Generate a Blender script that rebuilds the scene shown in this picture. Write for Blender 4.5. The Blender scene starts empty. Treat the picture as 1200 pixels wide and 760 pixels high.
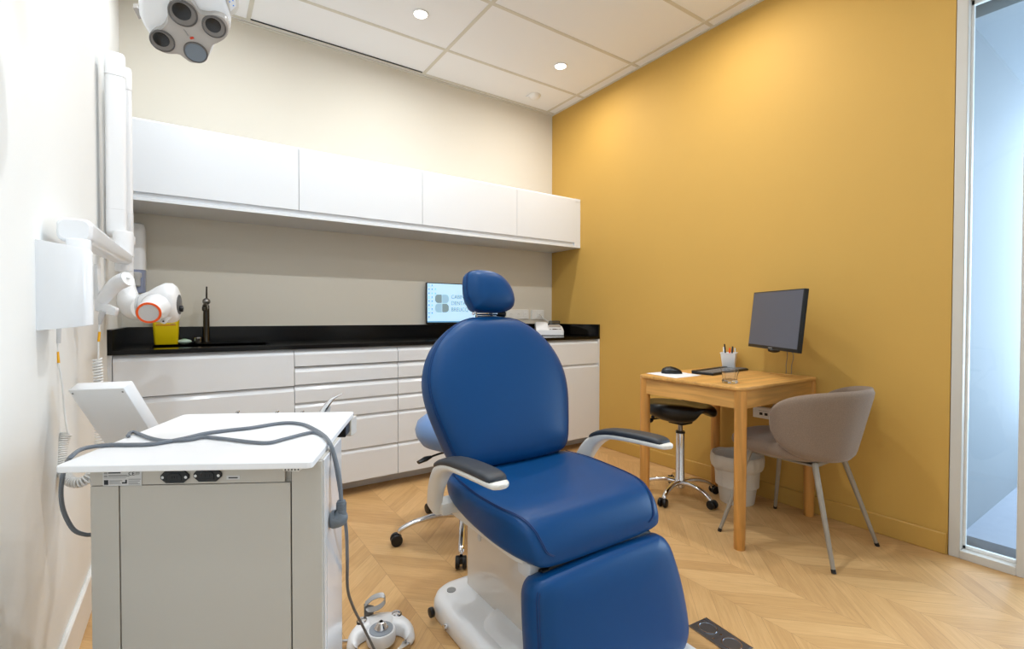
import bpy, bmesh, math, random
from mathutils import Vector, Matrix
C = bpy.context.scene.collection
R = math.radians
rnd = random.Random(4)

# ------------------------------------------------------------------ camera frame (measured from the photograph)
F, YAW, PIT, ROL, EYE = 559.8, R(34.125), R(-0.9345), R(0.0849), Vector((0, 0, 1.07))
FW = Vector((math.sin(YAW)*math.cos(PIT), math.cos(YAW)*math.cos(PIT), math.sin(PIT)))
R0 = Vector((math.cos(YAW), -math.sin(YAW), 0)); U0 = R0.cross(FW)
RT = R0*math.cos(ROL) + U0*math.sin(ROL); UP = -R0*math.sin(ROL) + U0*math.cos(ROL)
def ray(px, py): return RT*((px-600)/F) - UP*((py-380)/F) + FW
def at(px, py, d): return EYE + ray(px, py)*d                       # point at forward distance d
def onp(px, py, axis, val):                                         # point on an axis plane
    r = ray(px, py); t = (val-EYE[axis])/r[axis]; return EYE + r*t
def onpl(px, py, p, n):
    r = ray(px, py); t = (Vector(p)-EYE).dot(n)/r.dot(n); return EYE + r*t

XL, XR, YB, YF, ZC = -0.312, 2.83, 3.511, -1.7, 2.944

# ------------------------------------------------------------------ materials
def lin(c):
    return tuple(((v/255)/12.92 if v/255 <= .04045 else (((v/255)+.055)/1.055)**2.4) for v in c) + (1,)
M = {}
def mat(name, rgb, rough=.5, metal=0, spec=.5, noise=None, bump=None, coat=0, trans=0, ior=1.45, emit=0, sheen=0):
    m = bpy.data.materials.new(name); m.use_nodes = True; nt = m.node_tree; b = nt.nodes['Principled BSDF']
    b.inputs['Base Color'].default_value = lin(rgb); b.inputs['Roughness'].default_value = rough
    b.inputs['Metallic'].default_value = metal; b.inputs['Specular IOR Level'].default_value = spec
    b.inputs['Coat Weight'].default_value = coat; b.inputs['Coat Roughness'].default_value = .08
    b.inputs['Transmission Weight'].default_value = trans; b.inputs['IOR'].default_value = ior
    b.inputs['Sheen Weight'].default_value = sheen
    if emit:
        b.inputs['Emission Color'].default_value = lin(rgb); b.inputs['Emission Strength'].default_value = emit
    tc = nt.nodes.new('ShaderNodeTexCoord')
    if noise:                                                       # (scale, amount)
        n = nt.nodes.new('ShaderNodeTexNoise'); n.inputs['Scale'].default_value = noise[0]; n.inputs['Detail'].default_value = 6
        nt.links.new(tc.outputs['Object'], n.inputs['Vector'])
        mx = nt.nodes.new('ShaderNodeMix'); mx.data_type = 'RGBA'
        c = lin(rgb); k = noise[1]
        mx.inputs[6].default_value = tuple(v*(1-k) for v in c[:3])+(1,)
        mx.inputs[7].default_value = tuple(min(1, v*(1+k)) for v in c[:3])+(1,)
        nt.links.new(n.outputs['Fac'], mx.inputs[0]); nt.links.new(mx.outputs[2], b.inputs['Base Color'])
    if bump:                                                        # (scale, strength, distance)
        n = nt.nodes.new('ShaderNodeTexNoise'); n.inputs['Scale'].default_value = bump[0]; n.inputs['Detail'].default_value = 4
        nt.links.new(tc.outputs['Object'], n.inputs['Vector'])
        bp = nt.nodes.new('ShaderNodeBump'); bp.inputs['Strength'].default_value = bump[1]; bp.inputs['Distance'].default_value = bump[2]
        nt.links.new(n.outputs['Fac'], bp.inputs['Height']); nt.links.new(bp.outputs['Normal'], b.inputs['Normal'])
    M[name] = m; return m
mat('wall_cream', (222,216,203), .75, noise=(3,.015), bump=(180,.08,.001))
mat('wall_white', (241,241,238), .75, noise=(3,.015), bump=(180,.08,.001))
mat('wall_ochre', (201,159,78), .7, noise=(2.5,.03), bump=(160,.1,.001))
mat('ochre_trim', (196,154,76), .45)
mat('ceiling_tile', (243,244,246), .9, bump=(300,.15,.001))
mat('ceiling_grid', (214,210,198), .6)
mat('white_paint', (240,240,238), .4)
mat('frame_white', (204,200,192), .45)
mat('lacquer', (234,238,243), .32, coat=.15)
mat('lacquer_edge', (226,228,230), .35)
mat('dark_gap', (40,42,44), .7)
mat('granite', (4,4,5), .16, noise=(60,.5), spec=.35); mat('dial_grey', (150,158,168), .35)
mat('plastic', (240,241,243), .28, coat=.2)
mat('plastic_grey', (206,206,206), .35)
mat('plastic_warm', (226,222,214), .35, coat=.2)
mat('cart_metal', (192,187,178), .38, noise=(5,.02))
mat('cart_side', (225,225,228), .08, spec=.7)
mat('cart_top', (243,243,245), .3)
mat('column_gloss', (222,214,204), .1, coat=.4)
mat('leather', (4,64,116), .40, spec=.3, noise=(3,.05), bump=(420,.15,.0006), coat=.0)
mat('leather_stitch', (10,45,100), .6)
mat('leather_light', (112,144,192), .42, bump=(420,.12,.0006), coat=.1)
mat('black_leather', (14,15,17), .32, bump=(300,.1,.0006))
mat('pad_grey', (48,52,58), .5, bump=(300,.1,.0005))
mat('black_plastic', (14,15,17), .35)
mat('black_rubber', (16,16,17), .6)
mat('black_gloss', (8,8,10), .12)
mat('chrome', (225,225,228), .08, metal=1)
mat('steel', (190,188,184), .22, metal=1, bump=(40,.05,.001))
mat('steel_brushed', (150,148,146), .38, metal=1)
mat('dark_steel', (70,66,60), .25, metal=1)
mat('taupe_metal', (150,142,130), .4, metal=.2)
mat('fabric', (130,111,95), .95, noise=(260,.3), bump=(420,.5,.001), sheen=.3)
mat('grey_cable', (112,118,126), .45)
mat('grey_plug', (108,116,124), .5)
mat('cord_white', (238,238,236), .4)
mat('yellow_mark', (244,178,20), .5)
mat('sharps_yellow', (250,218,10), .4)
mat('red_print', (205,60,30), .5)
mat('orange', (250,95,25), .4)
mat('soap', (205,228,214), .4)
mat('soap_green', (120,175,130), .5)
mat('paper', (232,234,238), .7)
mat('liner', (214,207,196), .5, trans=.1, bump=(30,.4,.004))
mat('bin_white', (225,222,215), .4)
mat('ink', (40,42,46), .6)
mat('ink_light', (150,150,148), .6)
mat('glass', (245,247,250), .02, trans=1, ior=1.45)
mat('acrylic_grey', (150,150,150), .05, trans=.9, ior=1.3)
mat('dispenser_window', (150,160,190), .12, coat=.3)
mat('lamp_lens_frame', (176,169,162), .12, coat=.3)
mat('lamp_black', (8,8,8), .25, coat=.1)
mat('lamp_reflector', (112,120,128), .2, metal=.3)
mat('screen_dim', (84,88,100), .3, emit=.12)
mat('screen_blue', (180,216,240), .4, emit=.72)
mat('logo_grey', (128,152,160), .5, emit=.45)
mat('logo_blue', (150,190,214), .5, emit=.55)
mat('logo_text', (112,150,172), .5, emit=.38)
mat('icon_blue', (70,130,200), .5, emit=.5)
mat('icon_teal', (110,190,215), .5, emit=.6)
mat('taskbar', (90,150,190), .5, emit=.45)
mat('led', (255,252,246), .5, emit=8)
mat('floor_plate', (120,124,130), .28, metal=.8)
mat('outside_wall', (132,138,143), .8, noise=(6,.02))
mat('outside_ceiling', (135,143,150), .8)
mat('outside_floor', (140,146,158), .8, noise=(30,.08))
mat('jug_grey', (90,92,96), .3); mat('lens_shade', (120,114,108), .15, coat=.3); mat('rim_dark', (92,88,86), .15, coat=.3)
# window pane: lightly tinted thin glass
m = bpy.data.materials.new('window_glass'); m.use_nodes = True; nt = m.node_tree; nt.nodes.clear()
o_ = nt.nodes.new('ShaderNodeOutputMaterial'); mx = nt.nodes.new('ShaderNodeMixShader'); fr = nt.nodes.new('ShaderNodeFresnel')
t_ = nt.nodes.new('ShaderNodeBsdfTransparent'); t_.inputs[0].default_value = (.93,.97,.99,1); g_ = nt.nodes.new('ShaderNodeBsdfGlossy'); g_.inputs['Roughness'].default_value = .02
fr.inputs[0].default_value = 1.3
nt.links.new(fr.outputs[0], mx.inputs[0]); nt.links.new(t_.outputs[0], mx.inputs[1]); nt.links.new(g_.outputs[0], mx.inputs[2]); nt.links.new(mx.outputs[0], o_.inputs[0]); M['window_glass'] = m

def oak(name, rgb, axis, scale=1.0, rough=.42):
    m = mat(name, rgb, rough); nt = m.node_tree; b = nt.nodes['Principled BSDF']
    tc = nt.nodes.new('ShaderNodeTexCoord'); mp = nt.nodes.new('ShaderNodeMapping')
    s = [22, 22, 22]; s[axis] = 1.6; mp.inputs['Scale'].default_value = [v*scale for v in s]
    nt.links.new(tc.outputs['Object'], mp.inputs['Vector'])
    n = nt.nodes.new('ShaderNodeTexNoise'); n.inputs['Scale'].default_value = 1.6; n.inputs['Detail'].default_value = 7; n.inputs['Distortion'].default_value = .6
    nt.links.new(mp.outputs[0], n.inputs['Vector'])
    cr = nt.nodes.new('ShaderNodeValToRGB'); c = lin(rgb)
    cr.color_ramp.elements[0].position = .3; cr.color_ramp.elements[0].color = tuple(v*.72 for v in c[:3])+(1,)
    cr.color_ramp.elements[1].position = .68; cr.color_ramp.elements[1].color = tuple(min(1, v*1.12) for v in c[:3])+(1,)
    nt.links.new(n.outputs['Fac'], cr.inputs[0]); nt.links.new(cr.outputs[0], b.inputs['Base Color'])
oak('oak_x', (212,159,88), 0); oak('oak_y', (212,159,88), 1); oak('oak_z', (206,147,74), 2)

# chevron parquet
def chevron():
    m = bpy.data.materials.new('chevron_oak'); m.use_nodes = True; nt = m.node_tree; b = nt.nodes['Principled BSDF']; L = nt.links.new
    def math_(op, a, c=None):
        n = nt.nodes.new('ShaderNodeMath'); n.operation = op
        for i, v in enumerate((a, c)):
            if v is None: continue
            if isinstance(v, (int, float)): n.inputs[i].default_value = v
            else: L(v, n.inputs[i])
        return n.outputs[0]
    tc = nt.nodes.new('ShaderNodeTexCoord'); sp = nt.nodes.new('ShaderNodeSeparateXYZ'); L(tc.outputs['Object'], sp.inputs[0])
    x, y = sp.outputs[0], sp.outputs[1]
    W, P = .2522, .1025
    t = math_('DIVIDE', math_('SUBTRACT', x, 1.684), W)
    tri = math_('PINGPONG', t, 1.0)
    yy = math_('DIVIDE', math_('SUBTRACT', math_('ADD', y, math_('MULTIPLY', tri, .245)), 1.102), P)
    k = math_('FLOOR', yy); col = math_('FLOOR', t); fy = math_('FRACT', yy); fx = math_('FRACT', t)
    cv = nt.nodes.new('ShaderNodeCombineXYZ'); L(k, cv.inputs[0]); L(col, cv.inputs[1])
    wn = nt.nodes.new('ShaderNodeTexWhiteNoise'); wn.noise_dimensions = '2D'; L(cv.outputs[0], wn.inputs['Vector'])
    gv = nt.nodes.new('ShaderNodeCombineXYZ')
    L(math_('MULTIPLY', fy, 1.9), gv.inputs[0]); L(math_('MULTIPLY', tri, .75), gv.inputs[1]); L(math_('MULTIPLY', wn.outputs['Value'], 40), gv.inputs[2])
    n1 = nt.nodes.new('ShaderNodeTexNoise'); n1.inputs['Scale'].default_value = 2.2; n1.inputs['Detail'].default_value = 4; n1.inputs['Distortion'].default_value = 1.2; L(gv.outputs[0], n1.inputs['Vector'])
    gv2 = nt.nodes.new('ShaderNodeCombineXYZ')
    L(math_('MULTIPLY', fy, 14), gv2.inputs[0]); L(math_('MULTIPLY', tri, 1.6), gv2.inputs[1]); L(math_('MULTIPLY', wn.outputs['Value'], 60), gv2.inputs[2])
    n2 = nt.nodes.new('ShaderNodeTexNoise'); n2.inputs['Scale'].default_value = 2.5; n2.inputs['Detail'].default_value = 6; L(gv2.outputs[0], n2.inputs['Vector'])
    v = math_('ADD', math_('ADD', math_('ADD', math_('MULTIPLY', wn.outputs['Value'], .24), .05), math_('MULTIPLY', n1.outputs['Fac'], .42)), math_('MULTIPLY', n2.outputs['Fac'], .34))
    cr = nt.nodes.new('ShaderNodeValToRGB'); L(v, cr.inputs[0])
    cr.color_ramp.elements[0].position = .3; cr.color_ramp.elements[0].color = lin((184,142,92))
    cr.color_ramp.elements[1].position = .78; cr.color_ramp.elements[1].color = lin((218,178,124))
    e = cr.color_ramp.elements.new(.55); e.color = lin((203,161,108))
    gy = math_('MINIMUM', fy, math_('SUBTRACT', 1.0, fy)); gx = math_('MINIMUM', fx, math_('SUBTRACT', 1.0, fx))
    gap = math_('MAXIMUM', math_('LESS_THAN', gy, .008), math_('LESS_THAN', gx, .0028))
    mx = nt.nodes.new('ShaderNodeMix'); mx.data_type = 'RGBA'; L(math_('MULTIPLY', gap, .5), mx.inputs[0]); L(cr.outputs[0], mx.inputs[6]); mx.inputs[7].default_value = lin((120,82,48))
    L(mx.outputs[2], b.inputs['Base Color']); b.inputs['Roughness'].default_value = .42; b.inputs['Specular IOR Level'].default_value = .35
    bp = nt.nodes.new('ShaderNodeBump'); bp.inputs['Strength'].default_value = .25; bp.inputs['Distance'].default_value = .001
    L(math_('SUBTRACT', math_('MULTIPLY', n2.outputs['Fac'], .4), gap), bp.inputs['Height']); L(bp.outputs['Normal'], b.inputs['Normal'])
    M['chevron'] = m
chevron()

# ------------------------------------------------------------------ mesh helpers
def BM(): return bmesh.new()
def join(dst, src, mi=0, T=None):
    if T is not None: bmesh.ops.transform(src, matrix=T, verts=src.verts)
    for f in src.faces: f.material_index = mi
    me = bpy.data.meshes.new('t'); src.to_mesh(me); src.free(); dst.from_mesh(me); bpy.data.meshes.remove(me)
def box(bm, lo, hi, bev=0, seg=2, mi=0, T=None):
    b = bmesh.new(); bmesh.ops.create_cube(b, size=1)
    lo, hi = Vector(lo), Vector(hi)
    for v in b.verts: v.co = Vector(((v.co[i]+.5)*(hi[i]-lo[i])+lo[i] for i in range(3)))
    if bev: bmesh.ops.bevel(b, geom=b.edges[:], offset=bev, segments=seg, profile=.5, affect='EDGES')
    join(bm, b, mi, T)
def frame_from(z, up=None):
    z = Vector(z).normalized(); up = Vector(up) if up else Vector((0, 0, 1))
    if abs(z.dot(up.normalized())) > .999: up = Vector((0, 1, 0))
    x = up.cross(z).normalized(); y = z.cross(x)
    return Matrix((x, y, z)).transposed()
def cyl(bm, p0, p1, r0, r1=None, seg=24, mi=0, bev=0):
    p0, p1 = Vector(p0), Vector(p1); r1 = r0 if r1 is None else r1
    b = bmesh.new(); L = (p1-p0).length
    bmesh.ops.create_cone(b, cap_ends=True, segments=seg, radius1=r0, radius2=r1, depth=L)
    if bev:
        es = [e for e in b.edges if abs(abs(e.verts[0].co.z)-L/2) < 1e-6 and abs(e.verts[0].co.z-e.verts[1].co.z) < 1e-6]
        bmesh.ops.bevel(b, geom=es, offset=bev, segments=3, profile=.5, affect='EDGES')
    T = Matrix.Translation((p0+p1)/2) @ frame_from(p1-p0).to_4x4()
    join(bm, b, mi, T)
def sph(bm, c, r, sc=(1,1,1), seg=24, mi=0, rot=None):
    b = bmesh.new(); bmesh.ops.create_uvsphere(b, u_segments=seg, v_segments=seg//2, radius=r)
    T = Matrix.Translation(c) @ (rot.to_4x4() if rot else Matrix.Identity(4)) @ Matrix.Diagonal((*sc, 1))
    join(bm, b, mi, T)
def rings(bm, rs, mi=0, cap=True, closed=True):
    vs = [[bm.verts.new(p) for p in r] for r in rs]; n = len(vs[0])
    for a, b in zip(vs, vs[1:]):
        for i in range(n if closed else n-1):
            j = (i+1) % n
            try: bm.faces.new((a[i], a[j], b[j], b[i])).material_index = mi
            except ValueError: pass
    if cap:
        bm.faces.new(vs[0][::-1]).material_index = mi; bm.faces.new(vs[-1]).material_index = mi
    return vs
def catmull(pts, n=8):
    pts = [Vector(p) for p in pts]
    if len(pts) < 3: return pts
    P = [pts[0]*2-pts[1]]+pts+[pts[-1]*2-pts[-2]]; out = []
    for i in range(1, len(P)-2):
        a, b, c, d = P[i-1:i+3]
        for k in range(n):
            t = k/n; out.append(.5*((2*b)+(c-a)*t+(2*a-5*b+4*c-d)*t*t+(3*b-a-3*c+d)*t**3))
    out.append(P[-2]); return out
def tube(bm, pts, r, seg=10, mi=0, smooth=8, sc=(1,1), up=None):
    """r may be a number or a list (one per control point)"""
    ctrl = [Vector(p) for p in pts]
    P = catmull(ctrl, smooth) if smooth > 1 else ctrl
    if isinstance(r, (list, tuple)):
        rr = []
        for i in range(len(P)):
            f = i/(len(P)-1)*(len(r)-1); a = int(min(f, len(r)-2)); rr.append(r[a]+(r[a+1]-r[a])*(f-a))
    else: rr = [r]*len(P)
    t = (P[1]-P[0]).normalized(); x = frame_from(t, up).col[0].copy(); rs = []
    for i, p in enumerate(P):
        t = (P[min(i+1, len(P)-1)]-P[max(i-1, 0)])
        if t.length < 1e-9: t = Vector((0, 0, 1))
        t.normalize(); x = (x-t*x.dot(t)).normalized(); y = t.cross(x)
        rs.append([p+(x*math.cos(a)*sc[0]+y*math.sin(a)*sc[1])*rr[i] for a in (2*math.pi*k/seg for k in range(seg))])
    rings(bm, rs, mi)
def lathe(bm, prof, c=(0,0,0), seg=32, mi=0, T=None):
    b = bmesh.new(); rings(b, [[Vector((r*math.cos(2*math.pi*k/seg), r*math.sin(2*math.pi*k/seg), z)) for k in range(seg)] for r, z in prof], cap=True)
    join(bm, b, mi, Matrix.Translation(c) @ (T if T is not None else Matrix.Identity(4)))
def prism(bm, pts, vec, mi=0, bev=0):
    """polygon extruded by vec"""
    b = bmesh.new(); vs = [b.verts.new(p) for p in pts]; f = b.faces.new(vs)
    r = bmesh.ops.extrude_face_region(b, geom=[f]); nv = [v for v in r['geom'] if isinstance(v, bmesh.types.BMVert)]
    bmesh.ops.translate(b, verts=nv, vec=Vector(vec))
    bmesh.ops.recalc_face_normals(b, faces=b.faces)
    if bev: bmesh.ops.bevel(b, geom=b.edges[:], offset=bev, segments=2, profile=.5, affect='EDGES')
    join(bm, b, mi)
def rrect(w, h, r, n=6, cx=0, cy=0):
    out = []
    for sx, sy, a0 in ((1,1,0), (-1,1,90), (-1,-1,180), (1,-1,270)):
        for k in range(n+1):
            a = R(a0+90*k/n); out.append((cx+sx*(w/2-r)+r*math.cos(a), cy+sy*(h/2-r)+r*math.sin(a)))
    return out
def helix(path, cr, turns, n=14):
    P = catmull(path, 10); N = int(turns*n); out = []
    ls = [0]
    for a, b in zip(P, P[1:]): ls.append(ls[-1]+(b-a).length)
    x = None
    for i in range(N+1):
        s = ls[-1]*i/N; k = max(j for j in range(len(ls)) if ls[j] <= s+1e-9); k = min(k, len(P)-2)
        f = (s-ls[k])/max(1e-9, ls[k+1]-ls[k]); p = P[k].lerp(P[k+1], f); t = (P[k+1]-P[k]).normalized()
        x = frame_from(t).col[0].copy() if x is None else (x-t*x.dot(t)).normalized()
        y = t.cross(x); a = 2*math.pi*i/n; out.append(p+(x*math.cos(a)+y*math.sin(a))*cr)
    return out
def text(bm, s, size, T, mi=0, depth=0.0004, bold=0):
    cu = bpy.data.curves.new('t', 'FONT'); cu.body = s; cu.size = size; cu.extrude = depth; cu.offset = bold
    cu.align_x = 'LEFT'; cu.align_y = 'CENTER'
    o = bpy.data.objects.new('t', cu); C.objects.link(o); dg = bpy.context.evaluated_depsgraph_get(); dg.update()
    me = bpy.data.meshes.new_from_object(o.evaluated_get(dg)); b = bmesh.new(); b.from_mesh(me)
    bpy.data.objects.remove(o); bpy.data.curves.remove(cu); bpy.data.meshes.remove(me)
    join(bm, b, mi, T)
def basis(o, x, y):
    x = Vector(x).normalized(); y = Vector(y).normalized(); z = x.cross(y).normalized(); y = z.cross(x)
    m = Matrix((x, y, z)).transposed().to_4x4(); m.translation = Vector(o); return m

def obj(name, bm, mats, parent=None, smooth=40, sub=0, label=None):
    bmesh.ops.recalc_face_normals(bm, faces=bm.faces)
    if parent is None:                                              # a one-mesh thing keeps its origin at its base
        zs = min(v.co.z for v in bm.verts); xs = [v.co.x for v in bm.verts]; ys = [v.co.y for v in bm.verts]
        org = Vector(((min(xs)+max(xs))/2, (min(ys)+max(ys))/2, zs))
    else:
        org = wloc(parent)
    if name == 'floor': org = Vector((0, 0, 0))
    bmesh.ops.translate(bm, verts=bm.verts, vec=-org)
    me = bpy.data.meshes.new(name); bm.to_mesh(me); bm.free()
    for m in (mats if isinstance(mats, (list, tuple)) else [mats]): me.materials.append(M[m])
    if smooth:
        for p in me.polygons: p.use_smooth = True
        me.set_sharp_from_angle(angle=R(smooth))
    o = bpy.data.objects.new(name, me); C.objects.link(o)
    if parent is None: o.location = org
    else: o.parent = parent
    if sub:
        s = o.modifiers.new('s', 'SUBSURF'); s.levels = sub; s.render_levels = sub
    if label: o['label'] = label
    return o
def wloc(o):
    p = Vector((0, 0, 0))
    while o: p += o.location; o = o.parent
    return p
def thing(name, label, cat, loc=(0,0,0), group=None):
    o = bpy.data.objects.new(name, None); C.objects.link(o); o.location = loc; o.empty_display_size = .05
    return tag(o, label, cat, group)
def tag(o, label, cat, group=None, kind=None):
    o['label'] = label; o['category'] = cat
    if group: o['group'] = group
    if kind: o['kind'] = kind
    return o
def struct(name, bm, m, label, cat, parent=None, smooth=0):
    o = obj(name, bm, m, parent, smooth)
    o['kind'] = 'structure'
    if parent is None: o['label'] = label; o['category'] = cat
    return o
# ================================================================== ROOM
b = BM(); box(b, (XL-.3, YF-.2, -.12), (XR+2.4, YB+.2, 0)); struct('floor', b, 'chevron', 'light oak chevron parquet floor', 'floor')
b = BM(); box(b, (XL-.2, YB, 0), (XR+.2, YB+.15, ZC)); struct('wall_back', b, 'wall_cream', 'cream wall behind the cabinets and black worktop', 'wall')
b = BM(); box(b, (XL-.15, YF, 0), (XL, YB, ZC)); struct('wall_left', b, 'wall_white', 'white wall on the left carrying the x-ray arm', 'wall')
b = BM(); box(b, (XL-.2, YF-.15, 0), (XR+.2, YF, ZC)); struct('wall_front', b, 'wall_white', 'white wall behind the viewer', 'wall')
WY = .668                                                            # where the ochre wall ends and the glazed opening starts
WT = 2.52
b = BM(); box(b, (XR, WY, 0), (XR+.15, YB, ZC)); box(b, (XR, -1.32, WT), (XR+.15, WY, ZC)); box(b, (XR, YF, 0), (XR+.15, -1.32, ZC))
struct('wall_right', b, 'wall_ochre', 'ochre yellow wall behind the oak desk', 'wall')
b = BM(); box(b, (XL-.2, YF-.2, ZC+.001), (XR+.2, YB+.2, ZC+.12)); struct('ceiling', b, 'ceiling_tile', 'white suspended ceiling of large square tiles', 'ceiling')
# ceiling T-grid, joints measured from the photograph (0.6 x 1.2 m tiles)
b = BM(); g = .012
for y in [3.468-.608*0]+[3.07-.608*i for i in range(8)]:
    if y > YF: box(b, (XL, y-g, ZC-.0015), (XR, y+g, ZC+.001))
for x in (.329, 1.519, 2.735): box(b, (x-g, YF, ZC-.002), (x+g, 3.468, ZC+.001))
struct('trim_1', b, 'ceiling_grid', 'flat white metal grid between the ceiling tiles', 'ceiling grid')
b = BM(); box(b, (XL, YB-.022, ZC-.006), (XR, YB, ZC)); box(b, (XR-.018, YF, ZC-.005), (XR, YB-.022, ZC)); box(b, (XL, YF, ZC-.005), (XL+.018, YB-.022, ZC))
struct('trim_2', b, 'ceiling_grid', 'narrow white edge strip where ceiling meets walls', 'ceiling edge strip')
b = BM(); box(b, (.34, 3.443, ZC-.006), (1.50, 3.449, ZC)); struct('trim_3', b, 'dark_gap', 'thin dark gap along one ceiling tile edge', 'ceiling gap')
# baseboards
def skirting(lo, hi, n):
    b = BM(); box(b, lo, hi, .004, 1); return b
b = skirting((XR-.014, WY+.003, 0), (XR, 2.93, .0955), 0); struct('baseboard_right', b, 'ochre_trim', 'ochre painted skirting board under the yellow wall', 'skirting board')
b = skirting((XL, YF, 0), (XL+.014, 2.93, .132), 0); struct('baseboard_left', b, 'white_paint', 'white skirting board along the left wall', 'skirting board')
b = skirting((XL, YF, 0), (XR, YF+.014, .132), 0); struct('baseboard_front', b, 'white_paint', 'white skirting board behind the viewer', 'skirting board')
# glazed opening in the right wall (frame flush with the wall, floor to 2.5 m)
b = BM(); fx0, fx1 = XR-.004, XR+.075
y0, y1, y2, y3, y4 = WY-.003, WY-.042, .452, .380, -.52
for a, c in ((y0, y1), (y2, y3), (y4, y4-.07), (-1.28, -1.32)): box(b, (fx0, c, 0), (fx1, a, WT), .003, 1)
for a, c in ((y1, y2), (y3, y4), (y4-.07, -1.28)):
    box(b, (fx0, c, 0), (fx1, a, .036), .002, 1); box(b, (fx0, c, WT-.055), (fx1, a, WT), .002, 1)
w = struct('window_1', b, 'frame_white', 'tall floor to ceiling window in a white frame at the right', 'window')
for k, (a, c) in enumerate(((y1, y2), (y3, y4), (y4-.07, -1.28))):
    b = BM()
    for p, q in (((a-.008, .036), (a, WT-.055)), ((c, .036), (c+.008, WT-.055))): box(b, (fx1-.03, p[0], p[1]), (fx1-.012, q[0], q[1]))
    box(b, (fx1-.03, c, .036), (fx1-.012, a, .048)); box(b, (fx1-.03, c, WT-.075), (fx1-.012, a, WT-.055))
    struct('glazing_bead', b, 'white_paint', '', '', w)
    b = BM(); box(b, (fx1-.023, c+.008, .048), (fx1-.017, a-.008, WT-.075)); struct('window_pane', b, 'window_glass', '', '', w)
# bright recess beyond the glass
b = BM(); box(b, (XR+.15, .655, 0), (5.2, .80, 3.1)); struct('wall_outside', b, 'outside_wall', 'pale wall of the daylit recess beyond the window', 'wall')
b = BM(); box(b, (XR+.15, -1.6, 2.43), (4.9, .655, 2.6)); struct('ceiling_outside', b, 'outside_ceiling', 'pale soffit of the recess beyond the window', 'ceiling')
b = BM(); box(b, (XR+.15, -1.6, -.02), (4.9, .655, .06)); struct('floor_outside', b, 'outside_floor', 'pale blue ledge of the recess beyond the window', 'ledge')

# ================================================================== LIGHTS
def area(name, loc, rot, sx, sy, power, col, shape='RECTANGLE', spread=180):
    l = bpy.data.lights.new(name, 'AREA'); l.shape = shape; l.size = sx
    if shape in ('RECTANGLE', 'ELLIPSE'): l.size_y = sy
    l.energy = power; l.color = col; l.spread = R(spread)
    o = bpy.data.objects.new(name, l); C.objects.link(o); o.location = loc; o.rotation_euler = rot; return o
POW_DOWN, POW_DAY = 7.5, 160
spots = [(1.206, 2.793), (2.318, 2.778), (.094, 2.79), (1.206, 1.58), (2.318, 1.58), (.094, 1.58), (1.206, .36), (2.318, .36), (.094, .36)]
for i, (x, y) in enumerate(spots):
    lab = {0: 'round recessed downlight in the ceiling, above the drawer cabinets', 1: 'round recessed downlight nearest the yellow wall'}.get(i, 'round recessed downlight in the ceiling nearer the viewer, above the picture edge')
    d = thing('recessed_downlight', lab, 'ceiling light', (x, y, ZC-.004), group='recessed ceiling downlights')
    b = BM(); lathe(b, [(.040, .003), (.049, .003), (.049, -.001), (.042, -.003), (.040, -.001)], (x, y, ZC-.004)); obj('trim_ring', b, 'white_paint', d)
    b = BM(); cyl(b, (x, y, ZC-.0055), (x, y, ZC-.002), .040, seg=32); obj('lamp_disc', b, 'led', d, label='glowing white disc')
    warm = (1, .965, .92) if x > 2 else (.92, .965, 1) if x > 1 else (.88, .945, 1)
    pw = POW_DOWN*((1.1 if y > 2 else 1.15 if y > 1 else .05) if x > 2 else (1.05 if y > 2 else 2.1 if y > 1 else .5) if x > 1 else (.72 if y > 2 else 1.25 if y > 1 else 1.0))
    area('downlight', (x, y, ZC-.02), (0, 0, 0), .08, .08, pw, warm, 'DISK', 175)
# daylight through the glazing, from the open end of the recess
area('daylight', (4.7, -.35, 1.5), (0, R(90), 0), 2.2, 2.0, POW_DAY, (.72, .86, 1.0))
wd = bpy.data.worlds.new('sky'); bpy.context.scene.world = wd; wd.use_nodes = True
bg = wd.node_tree.nodes['Background']; bg.inputs[0].default_value = (.55, .75, 1, 1); bg.inputs[1].default_value = .7

cam = bpy.data.cameras.new('camera'); co = bpy.data.objects.new('camera', cam); C.objects.link(co)
cam.sensor_width = 36; cam.lens = 36*F/1200; cam.clip_start = .02
mm = Matrix((RT, UP, -FW)).transposed().to_4x4(); mm.translation = EYE; co.matrix_world = mm
bpy.context.scene.camera = co
vs = bpy.context.scene.view_settings; vs.view_transform = 'Standard'; vs.look = 'None'; vs.gamma = 1; vs.exposure = 0; vs.use_curve_mapping = False

# ceiling detector
b = BM(); cx, cy = 2.445, 3.27
lathe(b, [(.052, 0), (.052, -.004), (.047, -.012), (.036, -.026), (.018, -.034), (.003, -.036)], (cx, cy, ZC))
box(b, (cx-.052, cy-.01, ZC-.012), (cx+.052, cy+.052, ZC-.001), .004)
tag(obj('ceiling_sensor', b, 'white_paint', None, 50), 'small white domed sensor on the ceiling tile near the corner', 'sensor')
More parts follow.
